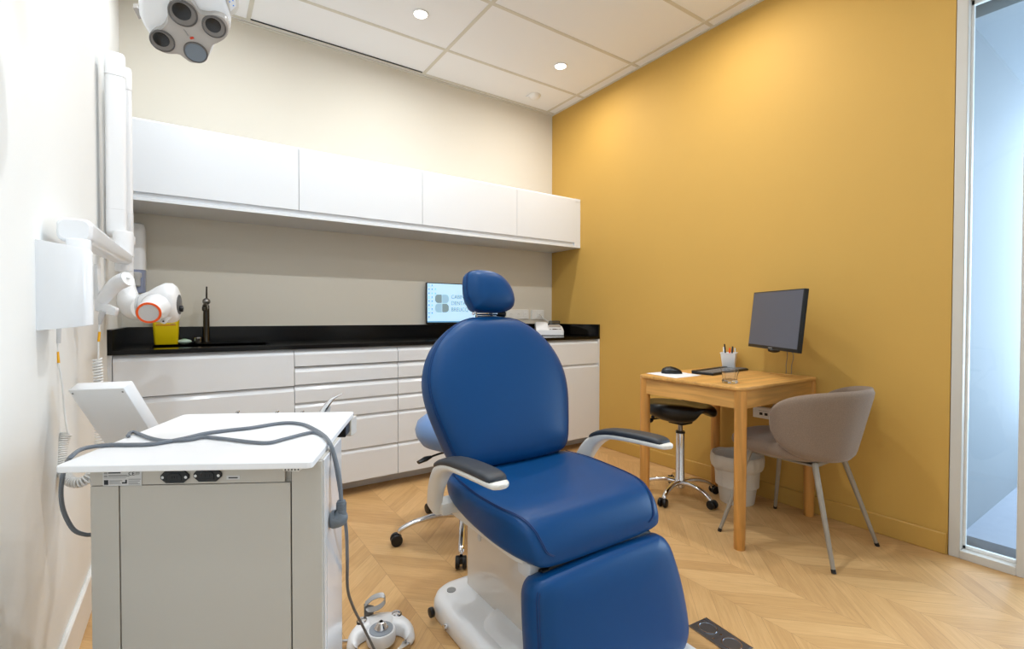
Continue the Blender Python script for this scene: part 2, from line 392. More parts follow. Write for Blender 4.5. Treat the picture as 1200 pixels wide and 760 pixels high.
# ================================================================== WALL CABINETS
YU, ZT, ZB2 = 3.114, 2.0907, 1.6666
def wall_cabinet(x0, x1, lab, first=False, last=False):
    t = thing('wall_cabinet', lab, 'cabinet', ((x0+x1)/2, 3.3, ZB2), group='white cabinets over the worktop')
    b = BM(); box(b, (x0, YU+.018, ZB2), (x1, YB-.002, ZT))
    obj('cabinet_body', b, 'lacquer', t, 0)
    b = BM()
    dx0, dx1 = x0+.0015, x1-.0015
    prof = [(YU, ZB2+.044), (YU, ZT-.014), (YU+.012, ZT-.002), (YU+.0178, ZT-.002), (YU+.0178, ZB2+.044)]
    prism(b, [(dx0, y, z) for y, z in prof], (dx1-dx0, 0, 0)); obj('cabinet_door', b, 'lacquer', t, 0)
    b = BM(); prism(b, [(x0, y, z) for y, z in ((YU+.003, ZB2), (YU+.003, ZB2+.014), (YU+.0178, ZB2+.020), (YU+.0178, ZB2))], (x1-x0, 0, 0))
    obj('bottom_rail', b, 'lacquer', t, 0)
    return t
wall_cabinet(XL+.001, .558, 'leftmost and widest white wall cabinet, beside the x-ray arm')
wall_cabinet(.558, 1.356, 'white wall cabinet second from the left, over the bare stretch of worktop')
wall_cabinet(1.356, 2.157, 'white wall cabinet third from the left, above the small screen and blue headrest')
wall_cabinet(2.157, 2.762, 'narrowest white wall cabinet, last one before the yellow wall')
b = BM(); box(b, (2.763, YU+.004, ZB2), (XR, YB, ZT-.003), .001, 1); box(b, (2.775, YU, ZT-.026), (2.822, YU+.006, ZT-.018), 0, 1)
tag(obj('filler_panel', b, 'lacquer', None, 0), 'slim white filler strip closing the wall cabinets against the yellow wall', 'panel')

# ================================================================== BASE CABINETS
YD, ZD = 2.876, .887
def drawer_front(b, x0, x1, zt, zb, g=.030):
    """flat face with a slanted finger-grip above it"""
    pr = [(YD, zb), (YD, zt), (YD+.018, zt+g-.004), (YD+.0205, zt+g-.004), (YD+.0205, zb)]
    prism(b, [(x0, y, z) for y, z in pr], (x1-x0, 0, 0))
def base_cabinet(x0, x1, fronts, lab, cat='cabinet', kind='drawer', nm='drawer_cabinet'):
    t = thing(nm, lab, 'cabinet', ((x0+x1)/2, 3.2, 0), group='white base cabinets under the worktop')
    b = BM(); box(b, (x0, YD+.05, .086), (x1, YB-.003, .715 if nm == 'sink_cabinet' else ZD-.001)); box(b, (x0, YD+.0215, .866), (x1, YD+.05, ZD-.001))
    if nm == 'sink_cabinet': box(b, (x0, YD+.05, .715), (x0+.016, YB-.003, ZD-.001)); box(b, (x1-.016, YD+.05, .715), (x1, YB-.003, ZD-.001)); box(b, (x0, YD+.05, .715), (x1, YD+.066, .866))
    obj('cabinet_body', b, 'plastic_grey', t, 0)
    for (zt, zb) in fronts:
        b = BM(); drawer_front(b, x0+.0018, x1-.0018, zt, zb); obj('door' if nm == 'end_cabinet' and zt < .7 else kind, b, 'lacquer', t, 0)
    b = BM(); box(b, (x0, 3.02, 0), (x1, 3.035, .086)); obj('plinth', b, 'lacquer_edge', t, 0)
    return t
five = [(.855, .790), (.758, .688), (.656, .586), (.557, .484), (.456, .283), (.256, .0865)]
base_cabinet(XL+.018, .487, [(.855, .684), (.652, .0865)], 'wide white cabinet under the sink, two deep fronts', nm='sink_cabinet', kind='drawer')
base_cabinet(.487, 1.086, five, 'white six drawer cabinet between the sink cabinet and the dental chair')
base_cabinet(1.086, 1.687, five, 'white six drawer cabinet half hidden behind the blue backrest')
base_cabinet(1.687, 2.288, five, 'white drawer cabinet wholly behind the blue backrest')
base_cabinet(2.288, 2.812, [(.852, .688), (.660, .0865)], 'white end cabinet beside the yellow wall with one drawer above a tall door', nm='end_cabinet')
b = BM(); box(b, (2.813, YD, 0), (XR, YB-.01, ZD), .001, 1); tag(obj('filler_panel', b, 'lacquer', None, 0), 'thin white upright panel where base cabinets meet the yellow wall', 'panel')
b = BM(); box(b, (XL, YD+.004, 0), (XL+.0165, YB-.01, ZD), .001, 1); tag(obj('filler_panel', b, 'lacquer', None, 0), 'thin white upright strip between sink cabinet and the left wall', 'panel')

# worktop with sink cut-out
ZW = .9085; SX0, SX1, SY0, SY1 = -.16, .40, 3.02, 3.34
t = thing('worktop', 'glossy black stone worktop with raised back edge and sunken sink', 'worktop', (1.26, 3.2, ZD))
b = BM(); f0 = YD-.003
for lo, hi in (((XL, f0), (SX0, YB)), ((SX1, f0), (XR, YB)), ((SX0, f0), (SX1, SY0)), ((SX0, SY1), (SX1, YB))):
    box(b, (lo[0], lo[1], ZD), (hi[0], hi[1], ZW))
obj('slab', b, 'granite', t, 0)
b = BM(); box(b, (XL, YB-.02, ZW), (XR, YB, 1.007), .001, 1); box(b, (XL, f0, ZW), (XL+.02, YB-.02, 1.007), .001, 1); box(b, (XR-.02, f0, ZW), (XR, YB-.02, 1.007), .001, 1)
obj('upstand', b, 'granite', t, 0)
b = BM(); zb = ZW-.17
box(b, (SX0-.004, SY0-.004, zb-.008), (SX1+.004, SY1+.004, zb))
box(b, (SX0-.006, SY0-.006, zb), (SX0, SY1+.006, ZW-.002)); box(b, (SX1, SY0-.006, zb), (SX1+.006, SY1+.006, ZW-.002))
box(b, (SX0, SY0-.006, zb), (SX1, SY0, ZW-.002)); box(b, (SX0, SY1, zb), (SX1, SY1+.006, ZW-.002))
sk = obj('sink_basin', b, 'black_plastic', t, 0)
b = BM(); lathe(b, [(.001, .001), (.03, .001), (.034, .003), (.034, 0)], (.12, 3.18, zb)); obj('drain', b, 'steel', sk)

# tap
fx, fy = .09, 3.41
t = thing('kitchen_tap', 'dark metal mixer tap with upright lever at the back of the sink', 'tap', (fx, fy, ZW))
b = BM(); lathe(b, [(.028, 0), (.028, .004), (.019, .008), (.0175, .012), (.0165, .15), (.0165, .225), (.012, .23)], (fx, fy, ZW)); obj('tap_body', b, 'dark_steel', t)
b = BM(); tube(b, [(fx, fy, ZW+.205), (fx-.004, fy-.06, ZW+.222), (fx-.01, fy-.15, ZW+.222), (fx-.012, fy-.18, ZW+.21)], .0125, 16); cyl(b, (fx-.012, fy-.182, ZW+.215), (fx-.012, fy-.182, ZW+.192), .0135, bev=.002); obj('spout', b, 'dark_steel', t)
b = BM(); sph(b, (fx+.001, fy, ZW+.25), .021, seg=24); obj('tap_knob', b, 'steel_brushed', t)
b = BM(); cyl(b, (fx+.002, fy, ZW+.262), (fx+.003, fy+.005, ZW+.34), .005, .0042, 16, bev=.001); obj('lever', b, 'dark_steel', t)

# sharps bin
cx, cy = -.106, 3.415
t = thing('sharps_bin', 'bright yellow sharps bin on the worktop behind the x-ray head', 'bin', (cx, cy, ZW))
b = BM(); rs = []
for z, w, d in ((0, .108, .085), (.004, .113, .09), (.13, .124, .098), (.165, .128, .102)):
    rs.append([Vector((cx+x, cy+y, ZW+z)) for x, y in rrect(w, d, .014)])
rings(b, rs); obj('bin_body', b, 'sharps_yellow', t)
b = BM(); rings(b, [[Vector((cx+x, cy+y, ZW+z)) for x, y in rrect(w, d, .014)] for z, w, d in ((.165, .134, .108), (.18, .134, .108), (.188, .115, .09))]); cyl(b, (cx, cy, ZW+.186), (cx, cy, ZW+.198), .03, seg=24, bev=.003)
obj('bin_lid', b, 'sharps_yellow', t)
b = BM(); fy_ = cy-.0512
box(b, (cx-.047, fy_+.0012, ZW+.1085), (cx+.047, fy_+.006, ZW+.112)); obj('fill_line', b, 'red_print', t, 0, label='red printed fill line')
b = BM(); box(b, (cx-.012, fy_+.003, ZW+.03), (cx+.012, fy_+.0042, ZW+.04)); obj('red_mark', b, 'red_print', t, 0) if 0 else b.free()
for x0 in (-.044, .020):
    b = BM(); box(b, (cx+x0, fy_+.0008, ZW+.117), (cx+x0+.024, fy_+.005, ZW+.1195)); obj('printed_text', b, 'ink_light', t, 0)

# soap bar, steel cup
b = BM(); sph(b, (-.020, 3.40, ZW+.0135), .0135, (2.7, 1.8, 1)); join_me = b
t = tag(obj('soap_bar', b, 'soap', None), 'pale green oval soap bar beside the yellow bin', 'soap')
b = BM(); sph(b, (-.020, 3.40, ZW+.0255), .009, (1.5, 1, .45)); obj('soap_mark', b, 'soap_green', t)
b = BM(); lathe(b, [(.020, 0), (.0215, .002), (.0215, .034), (.0195, .035), (.0185, .032), (.018, .004), (.001, .004)], (.048, 3.41, ZW), 28)
tag(obj('steel_cup', b, 'steel', None), 'small round steel cup between soap and tap', 'cup')

# worktop computer screen on the back wall
sx0, sx1, sz0, sz1, sy = 1.538, 2.098, 1.010, 1.337, 3.455
t = thing('wall_monitor', 'thin black computer screen showing a pale blue desktop, on the cream wall', 'monitor', ((sx0+sx1)/2, sy, sz0))
b = BM(); box(b, (sx0, sy, sz0), (sx1, sy+.022, sz1), .003); obj('monitor_housing', b, 'black_plastic', t, 0)
b = BM(); box(b, (1.75, sy+.022, 1.12), (1.88, YB-.0005, 1.24), .004); obj('wall_bracket', b, 'black_plastic', t, 0)
b = BM(); y = sy-.001
def q(x0, z0, x1, z1, mi, dy): box(b, (x0, y-dy, z0), (x1, y+.0005, z1), 0, 1, mi)
q(sx0+.006, sz0+.014, sx1-.006, sz1-.007, 0, 0)
q(sx0+.006, sz0+.014, sx1-.006, sz0+.024, 5, .0003)
def petal(cx, cz, w, h, mi, corner):
    """rounded square with one tight corner"""
    rs = dict(tl=.026, tr=.026, bl=.026, br=.026); pts = []
    for c_ in corner.split(): rs[c_] = .005
    for (sx_, sz_, key, a0) in ((1, 1, 'tr', 0), (-1, 1, 'tl', 90), (-1, -1, 'bl', 180), (1, -1, 'br', 270)):
        r = rs[key]
        for k in range(7):
            a = R(a0+90*k/6); pts.append((cx+sx_*(w/2-r)+r*math.cos(a), y, cz+sz_*(h/2-r)+r*math.sin(a)))
    prism(b, pts, (0, -.0006, 0), mi)
lx, lz = 1.669, 1.1745
petal(lx-.031, lz+.0365, .058, .068, 1, 'br tr'); petal(lx+.031, lz+.0365, .058, .068, 2, 'bl tl')
petal(lx-.031, lz-.0365, .058, .068, 2, 'tr br'); petal(lx+.031, lz-.0365, .058, .068, 1, 'tl bl')
for k, s in enumerate(('CABINET', 'DENTAIRE', 'BREUCQ')):
    text(b, s, .044, basis((1.749, y-.0008, 1.227-.0505*k), (1, 0, 0), (0, 0, 1)) @ Matrix.Diagonal((.92, 1, 1, 1)), 3)
for i in range(2):
    for j in range(9 if i == 0 else 8):
        x = sx0+.020+.026*i; z = sz1-.022-.031*j
        q(x-.005, z-.004, x+.005, z+.005, 4 if (i+j) % 3 else 6, .0004); q(x-.008, z-.011, x+.008, z-.009, 6, .0003)
for j in range(2): x = sx0+.074; z = sz1-.05-.035*j; q(x-.005, z-.005, x+.005, z+.005, 6, .0004); q(x-.009, z-.011, x+.009, z-.009, 6, .0003)
obj('screen', b, ['screen_blue', 'logo_grey', 'logo_blue', 'logo_text', 'icon_blue', 'taskbar', 'icon_teal'], t, 0, label='lit pale blue screen with a four petal logo')

# socket plates on the cream wall
def outlet(t, cx, z, n, w=None):
    pass
def wall_socket(x0, x1, z0, z1, n, lab):
    t = thing('wall_socket', lab, 'socket', ((x0+x1)/2, YB, z0), group='white socket plates above the worktop')
    b = BM(); box(b, (x0, YB-.011, z0), (x1, YB, z1), .003); obj('cover_plate', b, 'white_paint', t, 0)
    for k in range(n):
        cx = x0+(x1-x0)*(k+.5)/n if n > 1 else (x0+x1)/2+.01; cz = (z0+z1)/2
        b = BM(); box(b, (cx-.024, YB-.0135, cz-.023), (cx+.024, YB-.0108, cz+.023), .001, 1); f = obj('socket_face', b, 'white_paint', t, 0)
        b = BM()
        for dx in (-.009, 0, .009): cyl(b, (cx+dx, YB-.0142, cz+(.0 if dx else .004)), (cx+dx, YB-.013, cz+(.0 if dx else .004)), .0021, seg=12)
        obj('pin_hole', b, 'ink_light', f)
    return t
wall_socket(2.322, 2.556, 1.050, 1.134, 3, 'wide white triple socket plate on the wall beside the blue headrest')
wall_socket(2.590, 2.732, 1.046, 1.132, 1, 'smaller white socket plate nearest the yellow wall with a plug in it')

# amalgamator / mixing device
ax, ay = 2.61, 3.275
t = thing('capsule_mixer', 'white capsule mixing machine with sloped control face at the right end of worktop', 'dental machine', (ax, ay, ZW))
TT = Matrix.Translation((ax, ay, ZW)) @ Matrix.Rotation(R(-32), 4, 'Z') @ Matrix.Diagonal((1.0, 1, .82, 1))
b = BM(); secs = []
for x, h in ((-.118, 1), (-.105, 1.05), (-.03, 1.05), (-.012, 1)):
    secs.append([TT @ Vector((x, y_, z_*h)) for y_, z_ in ((-.085, .006), (-.085, .055), (-.055, .075), (-.01, .12), (.03, .135), (.07, .125), (.09, .10), (.09, .006))])
rings(b, secs)
secs = []
for x in (-.012, .105, .118):
    k = 1 if x < .11 else .93
    secs.append([TT @ Vector((x, y_*k, z_*k)) for y_, z_ in ((-.09, .006), (-.09, .056), (-.04, .075), (.03, .10), (.08, .104), (.09, .09), (.09, .006))])
rings(b, secs); obj('machine_body', b, 'plastic', t, 25)
b = BM(); box(b, (-.114, -.084, 0), (.114, .088, .007), .001, 1, 0, TT); obj('machine_foot', b, 'black_rubber', t, 0)
S = TT @ basis((0, -.065, .0665), (1, 0, 0), (0, .05, .019))
b = BM(); box(b, (-.004, -.018, 0), (.10, .014, .0015), 0, 1, 0, S); obj('control_strip', b, 'plastic_grey', t, 0)
b = BM(); box(b, (.022, -.013, .0012), (.060, .008, .0025), 0, 1, 0, S)
for x in (.004, .068, .080, .092): cyl(b, S @ Vector((x, -.002, .001)), S @ Vector((x, -.002, .003)), .0045, seg=14)
obj('display', b, 'black_gloss', t, 0)
b = BM(); box(b, (.0, -.02, 0), (.10, .05, .005), .003, 2, 0, TT @ basis((0, 0, .092), (1, 0, 0), (0, .05, .019))); lid = obj('lid', b, 'lamp_lens_frame', t, 0)
b = BM(); box(b, (.004, .075, .088), (.108, .088, .155), .012, 3, 0, TT); obj('clear_cover', b, 'acrylic_grey', t)
b = BM(); tube(b, [TT @ Vector(p) for p in ((-.118, -.02, .05), (-.14, -.035, .052), (-.16, -.03, .045))], [.012, .016, .008], 12); obj('side_knob', b, 'black_plastic', t)
b = BM(); tube(b, [TT @ Vector((.0, .09, .06)), TT @ Vector((.03, .13, .12)), (2.70, YB-.03, 1.06), (2.672, YB-.035, 1.085), (2.672, YB-.014, 1.09)], .0032, 8); obj('power_cord', b, 'cord_white', t)

# soap dispenser on the back wall near the corner
t = thing('soap_dispenser', 'tall white rounded soap dispenser on the wall behind the x-ray head', 'dispenser', (-.245, 3.45, 1.19))
x0, x1 = -.29, -.196
b = BM()
rings(b, [[Vector(((x0+x1)/2+x*s, 3.445+y_*s2, z)) for x, y_ in rrect(x1-x0, .13, .03)] for z, s, s2 in ((1.33, 1, 1), (1.52, 1, 1), (1.565, .97, .98), (1.585, .85, .9), (1.592, .6, .7))]); obj('dispenser_cover', b, 'plastic', t)
b = BM(); rings(b, [[Vector(((x0+x1)/2+x*s, 3.447+y_*s, z)) for x, y_ in rrect(x1-x0-.004, .126, .03)] for z, s in ((1.200, .94), (1.21, .98), (1.33, 1))]); obj('refill_window', b, 'dispenser_window', t)
b = BM(); lathe(b, [(.012, 0), (.018, .006), (.018, .045), (.024, .055), (.024, .075), (.015, .08)], ((x0+x1)/2+.006, 3.377, 1.235)); obj('refill_shape', b, 'plastic_grey', t)
# ================================================================== DENTAL CHAIR
dc = thing('dental_chair', 'large blue leather dental chair with upright back in the middle of the room', 'dental chair', (.98, 1.25, 0))
def sup(w, h, n=4.0, N=40):
    """superellipse outline"""
    out = []
    for k in range(N):
        a = 2*math.pi*k/N; c, s = math.cos(a), math.sin(a)
        out.append((w/2*math.copysign(abs(c)**(2/n), c), h/2*math.copysign(abs(s)**(2/n), s)))
    return out
# --- seat: cross-sections from the back to the rounded front edge:  y, xc, width, z top, z bottom, roundness
SEC = [(1.520, .985, .40, .530, .470, 3), (1.500, .985, .49, .546, .455, 4), (1.44, .985, .545, .552, .447, 5), (1.33, .985, .585, .552, .438, 5), (1.22, .982, .592, .550, .428, 5),
       (1.12, .978, .575, .551, .416, 5), (1.06, .974, .545, .552, .410, 5), (1.02, .972, .520, .543, .408, 5), (.990, .971, .500, .523, .409, 4.5), (.972, .970, .485, .495, .411, 4), (.962, .970, .470, .468, .414, 3.5), (.960, .970, .43, .450, .425, 3)]
def seat_pt(i, a):
    y, xc, w, zt, zb, n = SEC[i]; c, s = math.cos(a), math.sin(a)
    x = xc+w/2*math.copysign(abs(c)**(2/n), c); z = (zt+zb)/2+(zt-zb)/2*math.copysign(abs(s)**(2/n), s)
    if s > 0: z -= .012*max(0, 1-((x-xc)/(w/2))**2)*(1 if 1.05 < y < 1.48 else .3)      # slight dish
    return Vector((x, y, z))
b = BM(); rings(b, [[seat_pt(i, 2*math.pi*k/48) for k in range(48)] for i in range(len(SEC))])
seat = obj('seat_cushion', b, 'leather', dc, 60, 1)
for sgn, nm in ((1, 'l'), (-1, 'r')):
    a0 = math.pi*.5+sgn*math.pi*.285
    b = BM()
    for da in (0, .05): tube(b, [seat_pt(i, a0+sgn*da)+Vector((-sgn*.001, 0, .0006)) for i in range(2, 12)], .0012, 6)
    obj('seam', b, 'leather_stitch', seat)
# seat base pan
b = BM(); rings(b, [[Vector((.975+x*s, y_, z)) for x, y_ in [(q_[0], 1.24+q_[1]) for q_ in rrect(.50, .50, .08)]] for z, s in ((.395, .9), (.41, 1), (.45, 1))]); obj('seat_pan', b, 'plastic_warm', dc)
# --- backrest
RC = R(20.5)
bo = Vector((.992, 1.455, .555)); bu = Vector((0, math.sin(RC), math.cos(RC))); bn = Vector((0, -math.cos(RC), math.sin(RC)))
BO = [(0, .541), (.06, .539), (.115, .529), (.165, .507), (.215, .470), (.257, .424), (.287, .370), (.304, .315), (.308, .26), (.301, .20), (.286, .14), (.267, .075), (.249, .025), (.228, -.002), (.19, -.016), (.10, -.022), (0, -.024)]
half = catmull([Vector((x, y, 0)) for x, y in BO], 3)
outl = [(p.x, p.y) for p in half] + [(-p.x, p.y) for p in half[-2:0:-1]]
def back_ring(s, w, dy=0):
    cy = .27; return [bo+Vector((x*s, 0, 0))+bu*(cy+(y-cy)*s+dy)+bn*w for x, y in outl]
prof = [(.25, -.052), (.7, -.050), (.93, -.050), (.975, -.044), (.995, -.032), (1.0, -.012), (1.0, .018), (.994, .029), (.968, .042), (.91, .053), (.80, .061), (.65, .066), (.45, .068), (.2, .069)]
b = BM(); rings(b, [back_ring(s, w) for s, w in prof]); back = obj('backrest', b, 'leather', dc, 60)
b = BM()
for s, w in ((.9945, .0285), (.983, .036)):
    r_ = back_ring(s, w+.0006); n_ = len(r_); half_n = len(half)
    tube(b, r_[4:half_n-4], .0011, 6, smooth=1); tube(b, r_[half_n+3:n_-3], .0011, 6, smooth=1)
obj('seam', b, 'leather_stitch', back)
b = BM(); rings(b, [back_ring(s, w) for s, w in ((.86, -.051), (.84, -.072), (.70, -.082), (.3, -.085))]); obj('back_shell', b, 'plastic_warm', dc)
# --- headrest
ho = Vector((1.0, 1.640, 1.085)); hr = R(14); hu = Vector((0, math.sin(hr), math.cos(hr))); hn = Vector((0, -math.cos(hr), math.sin(hr)))
HO = [(-.088, .022), (-.101, .055), (-.103, .10), (-.097, .138), (-.085, .160), (-.05, .170), (0, .170), (.035, .163), (.07, .143), (.098, .11), (.113, .07), (.112, .035), (.09, .010), (.04, -.002), (-.03, -.002), (-.075, .006)]
hp = catmull([Vector((x, y, 0)) for x, y in HO+HO[:1]], 4)[:-1]
def head_ring(s, w): return [ho+Vector((p.x*s, 0, 0))+hu*(.083+(p.y-.083)*s)+hn*w for p in hp]
b = BM(); rings(b, [head_ring(s, w) for s, w in ((.2, -.040), (.7, -.038), (.9, -.030), (.975, -.014), (1, .004), (.985, .022), (.94, .038), (.85, .052), (.7, .062), (.5, .068), (.2, .071))])
hd = obj('headrest', b, 'leather', dc, 60)
b = BM()
for s, w in ((.992, .020), (.980, .026)):
    r_ = head_ring(s, w+.001); tube(b, r_[-22:]+r_[:22], .0009, 6, smooth=1)
obj('seam', b, 'leather_stitch', hd)
b = BM(); hb = ho+hu*.0-hn*.02
box(b, (hb.x-.055, hb.y-.02, 1.060), (hb.x+.055, hb.y-.002, 1.10), .004); cyl(b, (hb.x-.06, hb.y-.022, 1.083), (hb.x+.035, hb.y-.022, 1.083), .008, bev=.002)
cyl(b, (hb.x-.075, hb.y-.02, 1.078), (hb.x-.060, hb.y-.02, 1.098), .006)
box(b, (hb.x-.018, hb.y-.006, .98), (hb.x+.018, hb.y+.008, 1.12), .003)
br = obj('headrest_bracket', b, 'chrome', dc)
b = BM(); cyl(b, (hb.x+.036, hb.y-.02, 1.083), (hb.x+.075, hb.y-.02, 1.080), .011, .013, bev=.004); obj('locking_knob', b, 'black_plastic', br)
# --- leg rest
lt, lb = Vector((.960, .965, .405)), Vector((.960, .865, -.02))
ld = (lb-lt).normalized(); ln = Vector((0, -1, 0)); ln = (ln-ld*ln.dot(ld)).normalized(); LL = .345
LO = []
for x, y in ((-.20, .0), (-.235, .006), (-.255, .03), (-.262, .07), (-.27, .15), (-.275, .24), (-.272, .30), (-.25, .335), (-.20, .348), (0, .35), (.20, .348), (.25, .335), (.285, .30), (.295, .24), (.292, .15), (.278, .07), (.262, .028), (.235, .006), (.20, 0), (0, -.004)):
    LO.append(Vector((x, y, 0)))
lp = catmull(LO+LO[:1], 4)[:-1]
def leg_ring(s, w): return [lt+Vector((p.x*s, 0, 0))+ld*(.17+(p.y-.17)*s)+ln*w for p in lp]
b = BM(); rings(b, [leg_ring(s, w) for s, w in ((.3, -.065), (.8, -.064), (.93, -.058), (.985, -.044), (1, -.022), (1, .0), (.988, .012), (.96, .024), (.90, .034), (.8, .040), (.6, .044), (.3, .046))])
lr = obj('leg_rest', b, 'leather', dc, 60)
b = BM()
r_ = leg_ring(.985, .0155); n4 = len(r_)
for s, w in ((.976, .020), (.962, .0255)):
    r_ = leg_ring(s, w); tube(b, r_[7:40-4], .0012, 6, smooth=1)
obj('seam', b, 'leather_stitch', lr)
# hinge between seat and leg rest
b = BM(); box(b, (.78, .975, .385), (1.17, 1.03, .412), .006); cyl(b, (.76, .985, .398), (1.18, .985, .398), .011); obj('leg_rest_hinge', b, 'black_plastic', dc)
b = BM(); box(b, (.735, 1.0, .375), (.80, 1.06, .42), .008); box(b, (1.15, 1.0, .375), (1.21, 1.06, .42), .008); obj('hinge_cover', b, 'plastic_grey', dc)
# --- armrests
for sx in (-1, 1):
    X = .985+sx*.318
    b = BM(); P = []
    # centre line: foot at seat side -> up -> bends forward -> tip; (y, z, half thickness, half width)
    cl = [(1.44, .440, .038, .016), (1.42, .50, .036, .018), (1.385, .555, .031, .022), (1.345, .592, .022, .028), (1.295, .617, .015, .032), (1.24, .629, .012, .033), (1.15, .636, .011, .034), (1.07, .640, .011, .033), (1.022, .640, .010, .028), (1.008, .639, .006, .015)]
    cc = catmull([Vector((y, z, 0)) for y, z, _, _ in cl], 5); tw = catmull([Vector((a, w, 0)) for _, _, a, w in cl], 5); rs = []
    for i, p in enumerate(cc):
        d = (cc[min(i+1, len(cc)-1)]-cc[max(0, i-1)]).normalized(); nn = Vector((-d.y, d.x, 0)); h, w = max(.003, tw[i].x), tw[i].y
        off = .012*min(1, max(0, (p.y-.44)/.15))
        rs.append([Vector((X+sx*off+cx_, p.x+nn.x*cz_, p.y+nn.y*cz_)) for cx_, cz_ in sup(2*w, 2*h, 3.2, 24)])
    rings(b, rs); arm = obj('armrest', b, 'plastic_warm', dc, 60)
    b = BM(); rs = []
    pl = [(1.375, .603, .0, .020), (1.368, .611, .010, .028), (1.31, .636, .013, .0335), (1.24, .649, .013, .035), (1.15, .656, .013, .0355), (1.07, .659, .013, .0345), (1.035, .657, .012, .031), (1.022, .652, .006, .024)]
    for y, z, h, w in pl:
        rs.append([Vector((X+sx*.012+cx_, y, z+cz_-.004)) for cx_, cz_ in sup(2*w, 2*max(.003, h), 3, 24)])
    rings(b, rs); obj('armrest_pad', b, 'pad_grey', arm, 60, 1, label='dark grey soft arm pad')
    b = BM(); box(b, (min(X, X-sx*.10), 1.38, .43), (max(X, X-sx*.10), 1.45, .47), .008); obj('armrest_mount', b, 'plastic_warm', arm)
# --- column and foot
b = BM()
def colring(z, x0, x1, y0, y1, r): return [Vector((x, y, z)) for x, y in rrect(x1-x0, y1-y0, r, 6, (x0+x1)/2, (y0+y1)/2)]
rings(b, [colring(z, *a) for z, a in ((.06, (.845, 1.135, 1.13, 1.56, .03)), (.30, (.845, 1.135, 1.13, 1.56, .03)), (.36, (.84, 1.14, 1.12, 1.565, .03)), (.395, (.80, 1.17, 1.10, 1.575, .04)), (.41, (.78, 1.19, 1.09, 1.575, .04)))])
col = obj('column', b, 'column_gloss', dc, 50)
b = BM(); box(b, (.8425, 1.1275, .36), (.8445, 1.1315, .41)); cyl(b, (.8449, 1.45, .29), (.8435, 1.45, .29), .012, seg=20); obj('column_detail', b, 'plastic_grey', col, 0)
b = BM()
def foot(z, s, dz=0): return [Vector((.99+x*s, 1.03+y*s, z)) for x, y in rrect(.56, 1.18, .07, 8)]
rings(b, [[Vector((.99+x*sx_, 1.03+y*sy_, z)) for x, y in rrect(.56, 1.18, .09, 8)] for z, sx_, sy_ in ((0, .97, .985), (.012, .99, .995), (.05, .985, .99), (.068, .965, .98), (.078, .93, .965), (.083, .87, .93), (.085, .75, .88))])
ft = obj('foot_plate', b, 'plastic', dc, 50)
b = BM(); rings(b, [[Vector((.99+x*s, .90+y, z)) for x, y in rrect(.46, .86, .06, 8)] for z, s in ((.07, 1), (.090, .97), (.10, .86))]); obj('foot_cover', b, 'plastic', ft, 50)
b = BM()
for p in ((.748, 1.555), ): lathe(b, [(.016, .0800), (.016, .0865), (.001, .0868)], (p[0]+.03, p[1]-.02, 0))
obj('badge', b, 'ink_light', ft)
b = BM()
cyl(b, (.705, 1.53, .034), (.690, 1.53, .034), .017, seg=20, bev=.003); obj('foot_stop_button', b, 'black_plastic', ft)
b = BM(); cyl(b, (.712, 1.44, .028), (.700, 1.44, .028), .010, seg=16); obj('hose_connector', b, 'chrome', ft)

# ================================================================== STOOLS
def star_base(t, cx, cy, a0, Rr, hub_z, arm_mat='chrome', wheel=.027):
    for k in range(5):
        a = R(a0+72*k); u = Vector((math.cos(a), math.sin(a), 0)); c = Vector((cx, cy, 0))
        b = BM(); pts = [c+u*.02+Vector((0, 0, hub_z)), c+u*Rr*.4+Vector((0, 0, hub_z+.006)), c+u*Rr*.75+Vector((0, 0, hub_z-.008)), c+u*Rr*.96+Vector((0, 0, hub_z-.032)), c+u*Rr+Vector((0, 0, hub_z-.050))]
        tube(b, pts, [.022, .0175, .0145, .0135, .0115], 14, sc=(1, .8)); leg = obj('leg', b, arm_mat, t)
        w = c+u*(Rr+.0); side = Vector((-u.y, u.x, 0)); wc = w+u*.012+Vector((0, 0, wheel))
        b = BM()
        for s in (-1, 1): cyl(b, wc+side*s*.006, wc+side*s*.024, wheel, seg=24, bev=.005)
        cyl(b, wc-side*.006, wc+side*.006, .008)
        box(b, (-.008, -.014, -.002), (.022, .014, .018), .005, 2, 0, basis(w+Vector((0, 0, wheel+.004)), u, side))
        cyl(b, w+Vector((0, 0, wheel)), w+Vector((0, 0, hub_z-.045)), .006)
        obj('caster', b, 'black_plastic', leg)
sx, sy = 1.118, 2.07
bs = thing('blue_stool', 'pale blue round stool on chrome casters half hidden behind the dental chair', 'stool', (sx, sy, 0))
star_base(bs, sx, sy, 167.5, .315, .105)
b = BM(); lathe(b, [(.030, .085), (.034, .09), (.034, .125), (.027, .135), (.025, .30), (.001, .30)], (sx, sy, 0)); cyl(b, (sx, sy, .3), (sx, sy, .43), .014); obj('gas_column', b, 'chrome', bs)
b = BM(); lathe(b, [(.08, 0), (.16, .004), (.205, .022), (.230, .06), (.236, .09), (.225, .125), (.19, .152), (.13, .165), (.06, .168), (.005, .168)], (sx, sy, .437), 48); obj('seat_cushion', b, 'leather_light', bs, 60)
b = BM(); box(b, (sx-.08, sy-.08, .415), (sx+.08, sy+.08, .437), .006); obj('seat_plate', b, 'black_plastic', bs)
b = BM(); d = Vector((-.80, -.15, 0)).normalized(); p = Vector((sx, sy, .425)); tube(b, [p+d*.06, p+d*.15, p+d*.21-Vector((0, 0, .006))], .005, 8); tube(b, [p+d*.195-Vector((0,0,.004)), p+d*.225-Vector((0, 0, .008)), p+d*.265-Vector((0, 0, .016))], [.010, .018, .012], 12, sc=(1, .6)); obj('height_lever', b, 'black_plastic', bs)

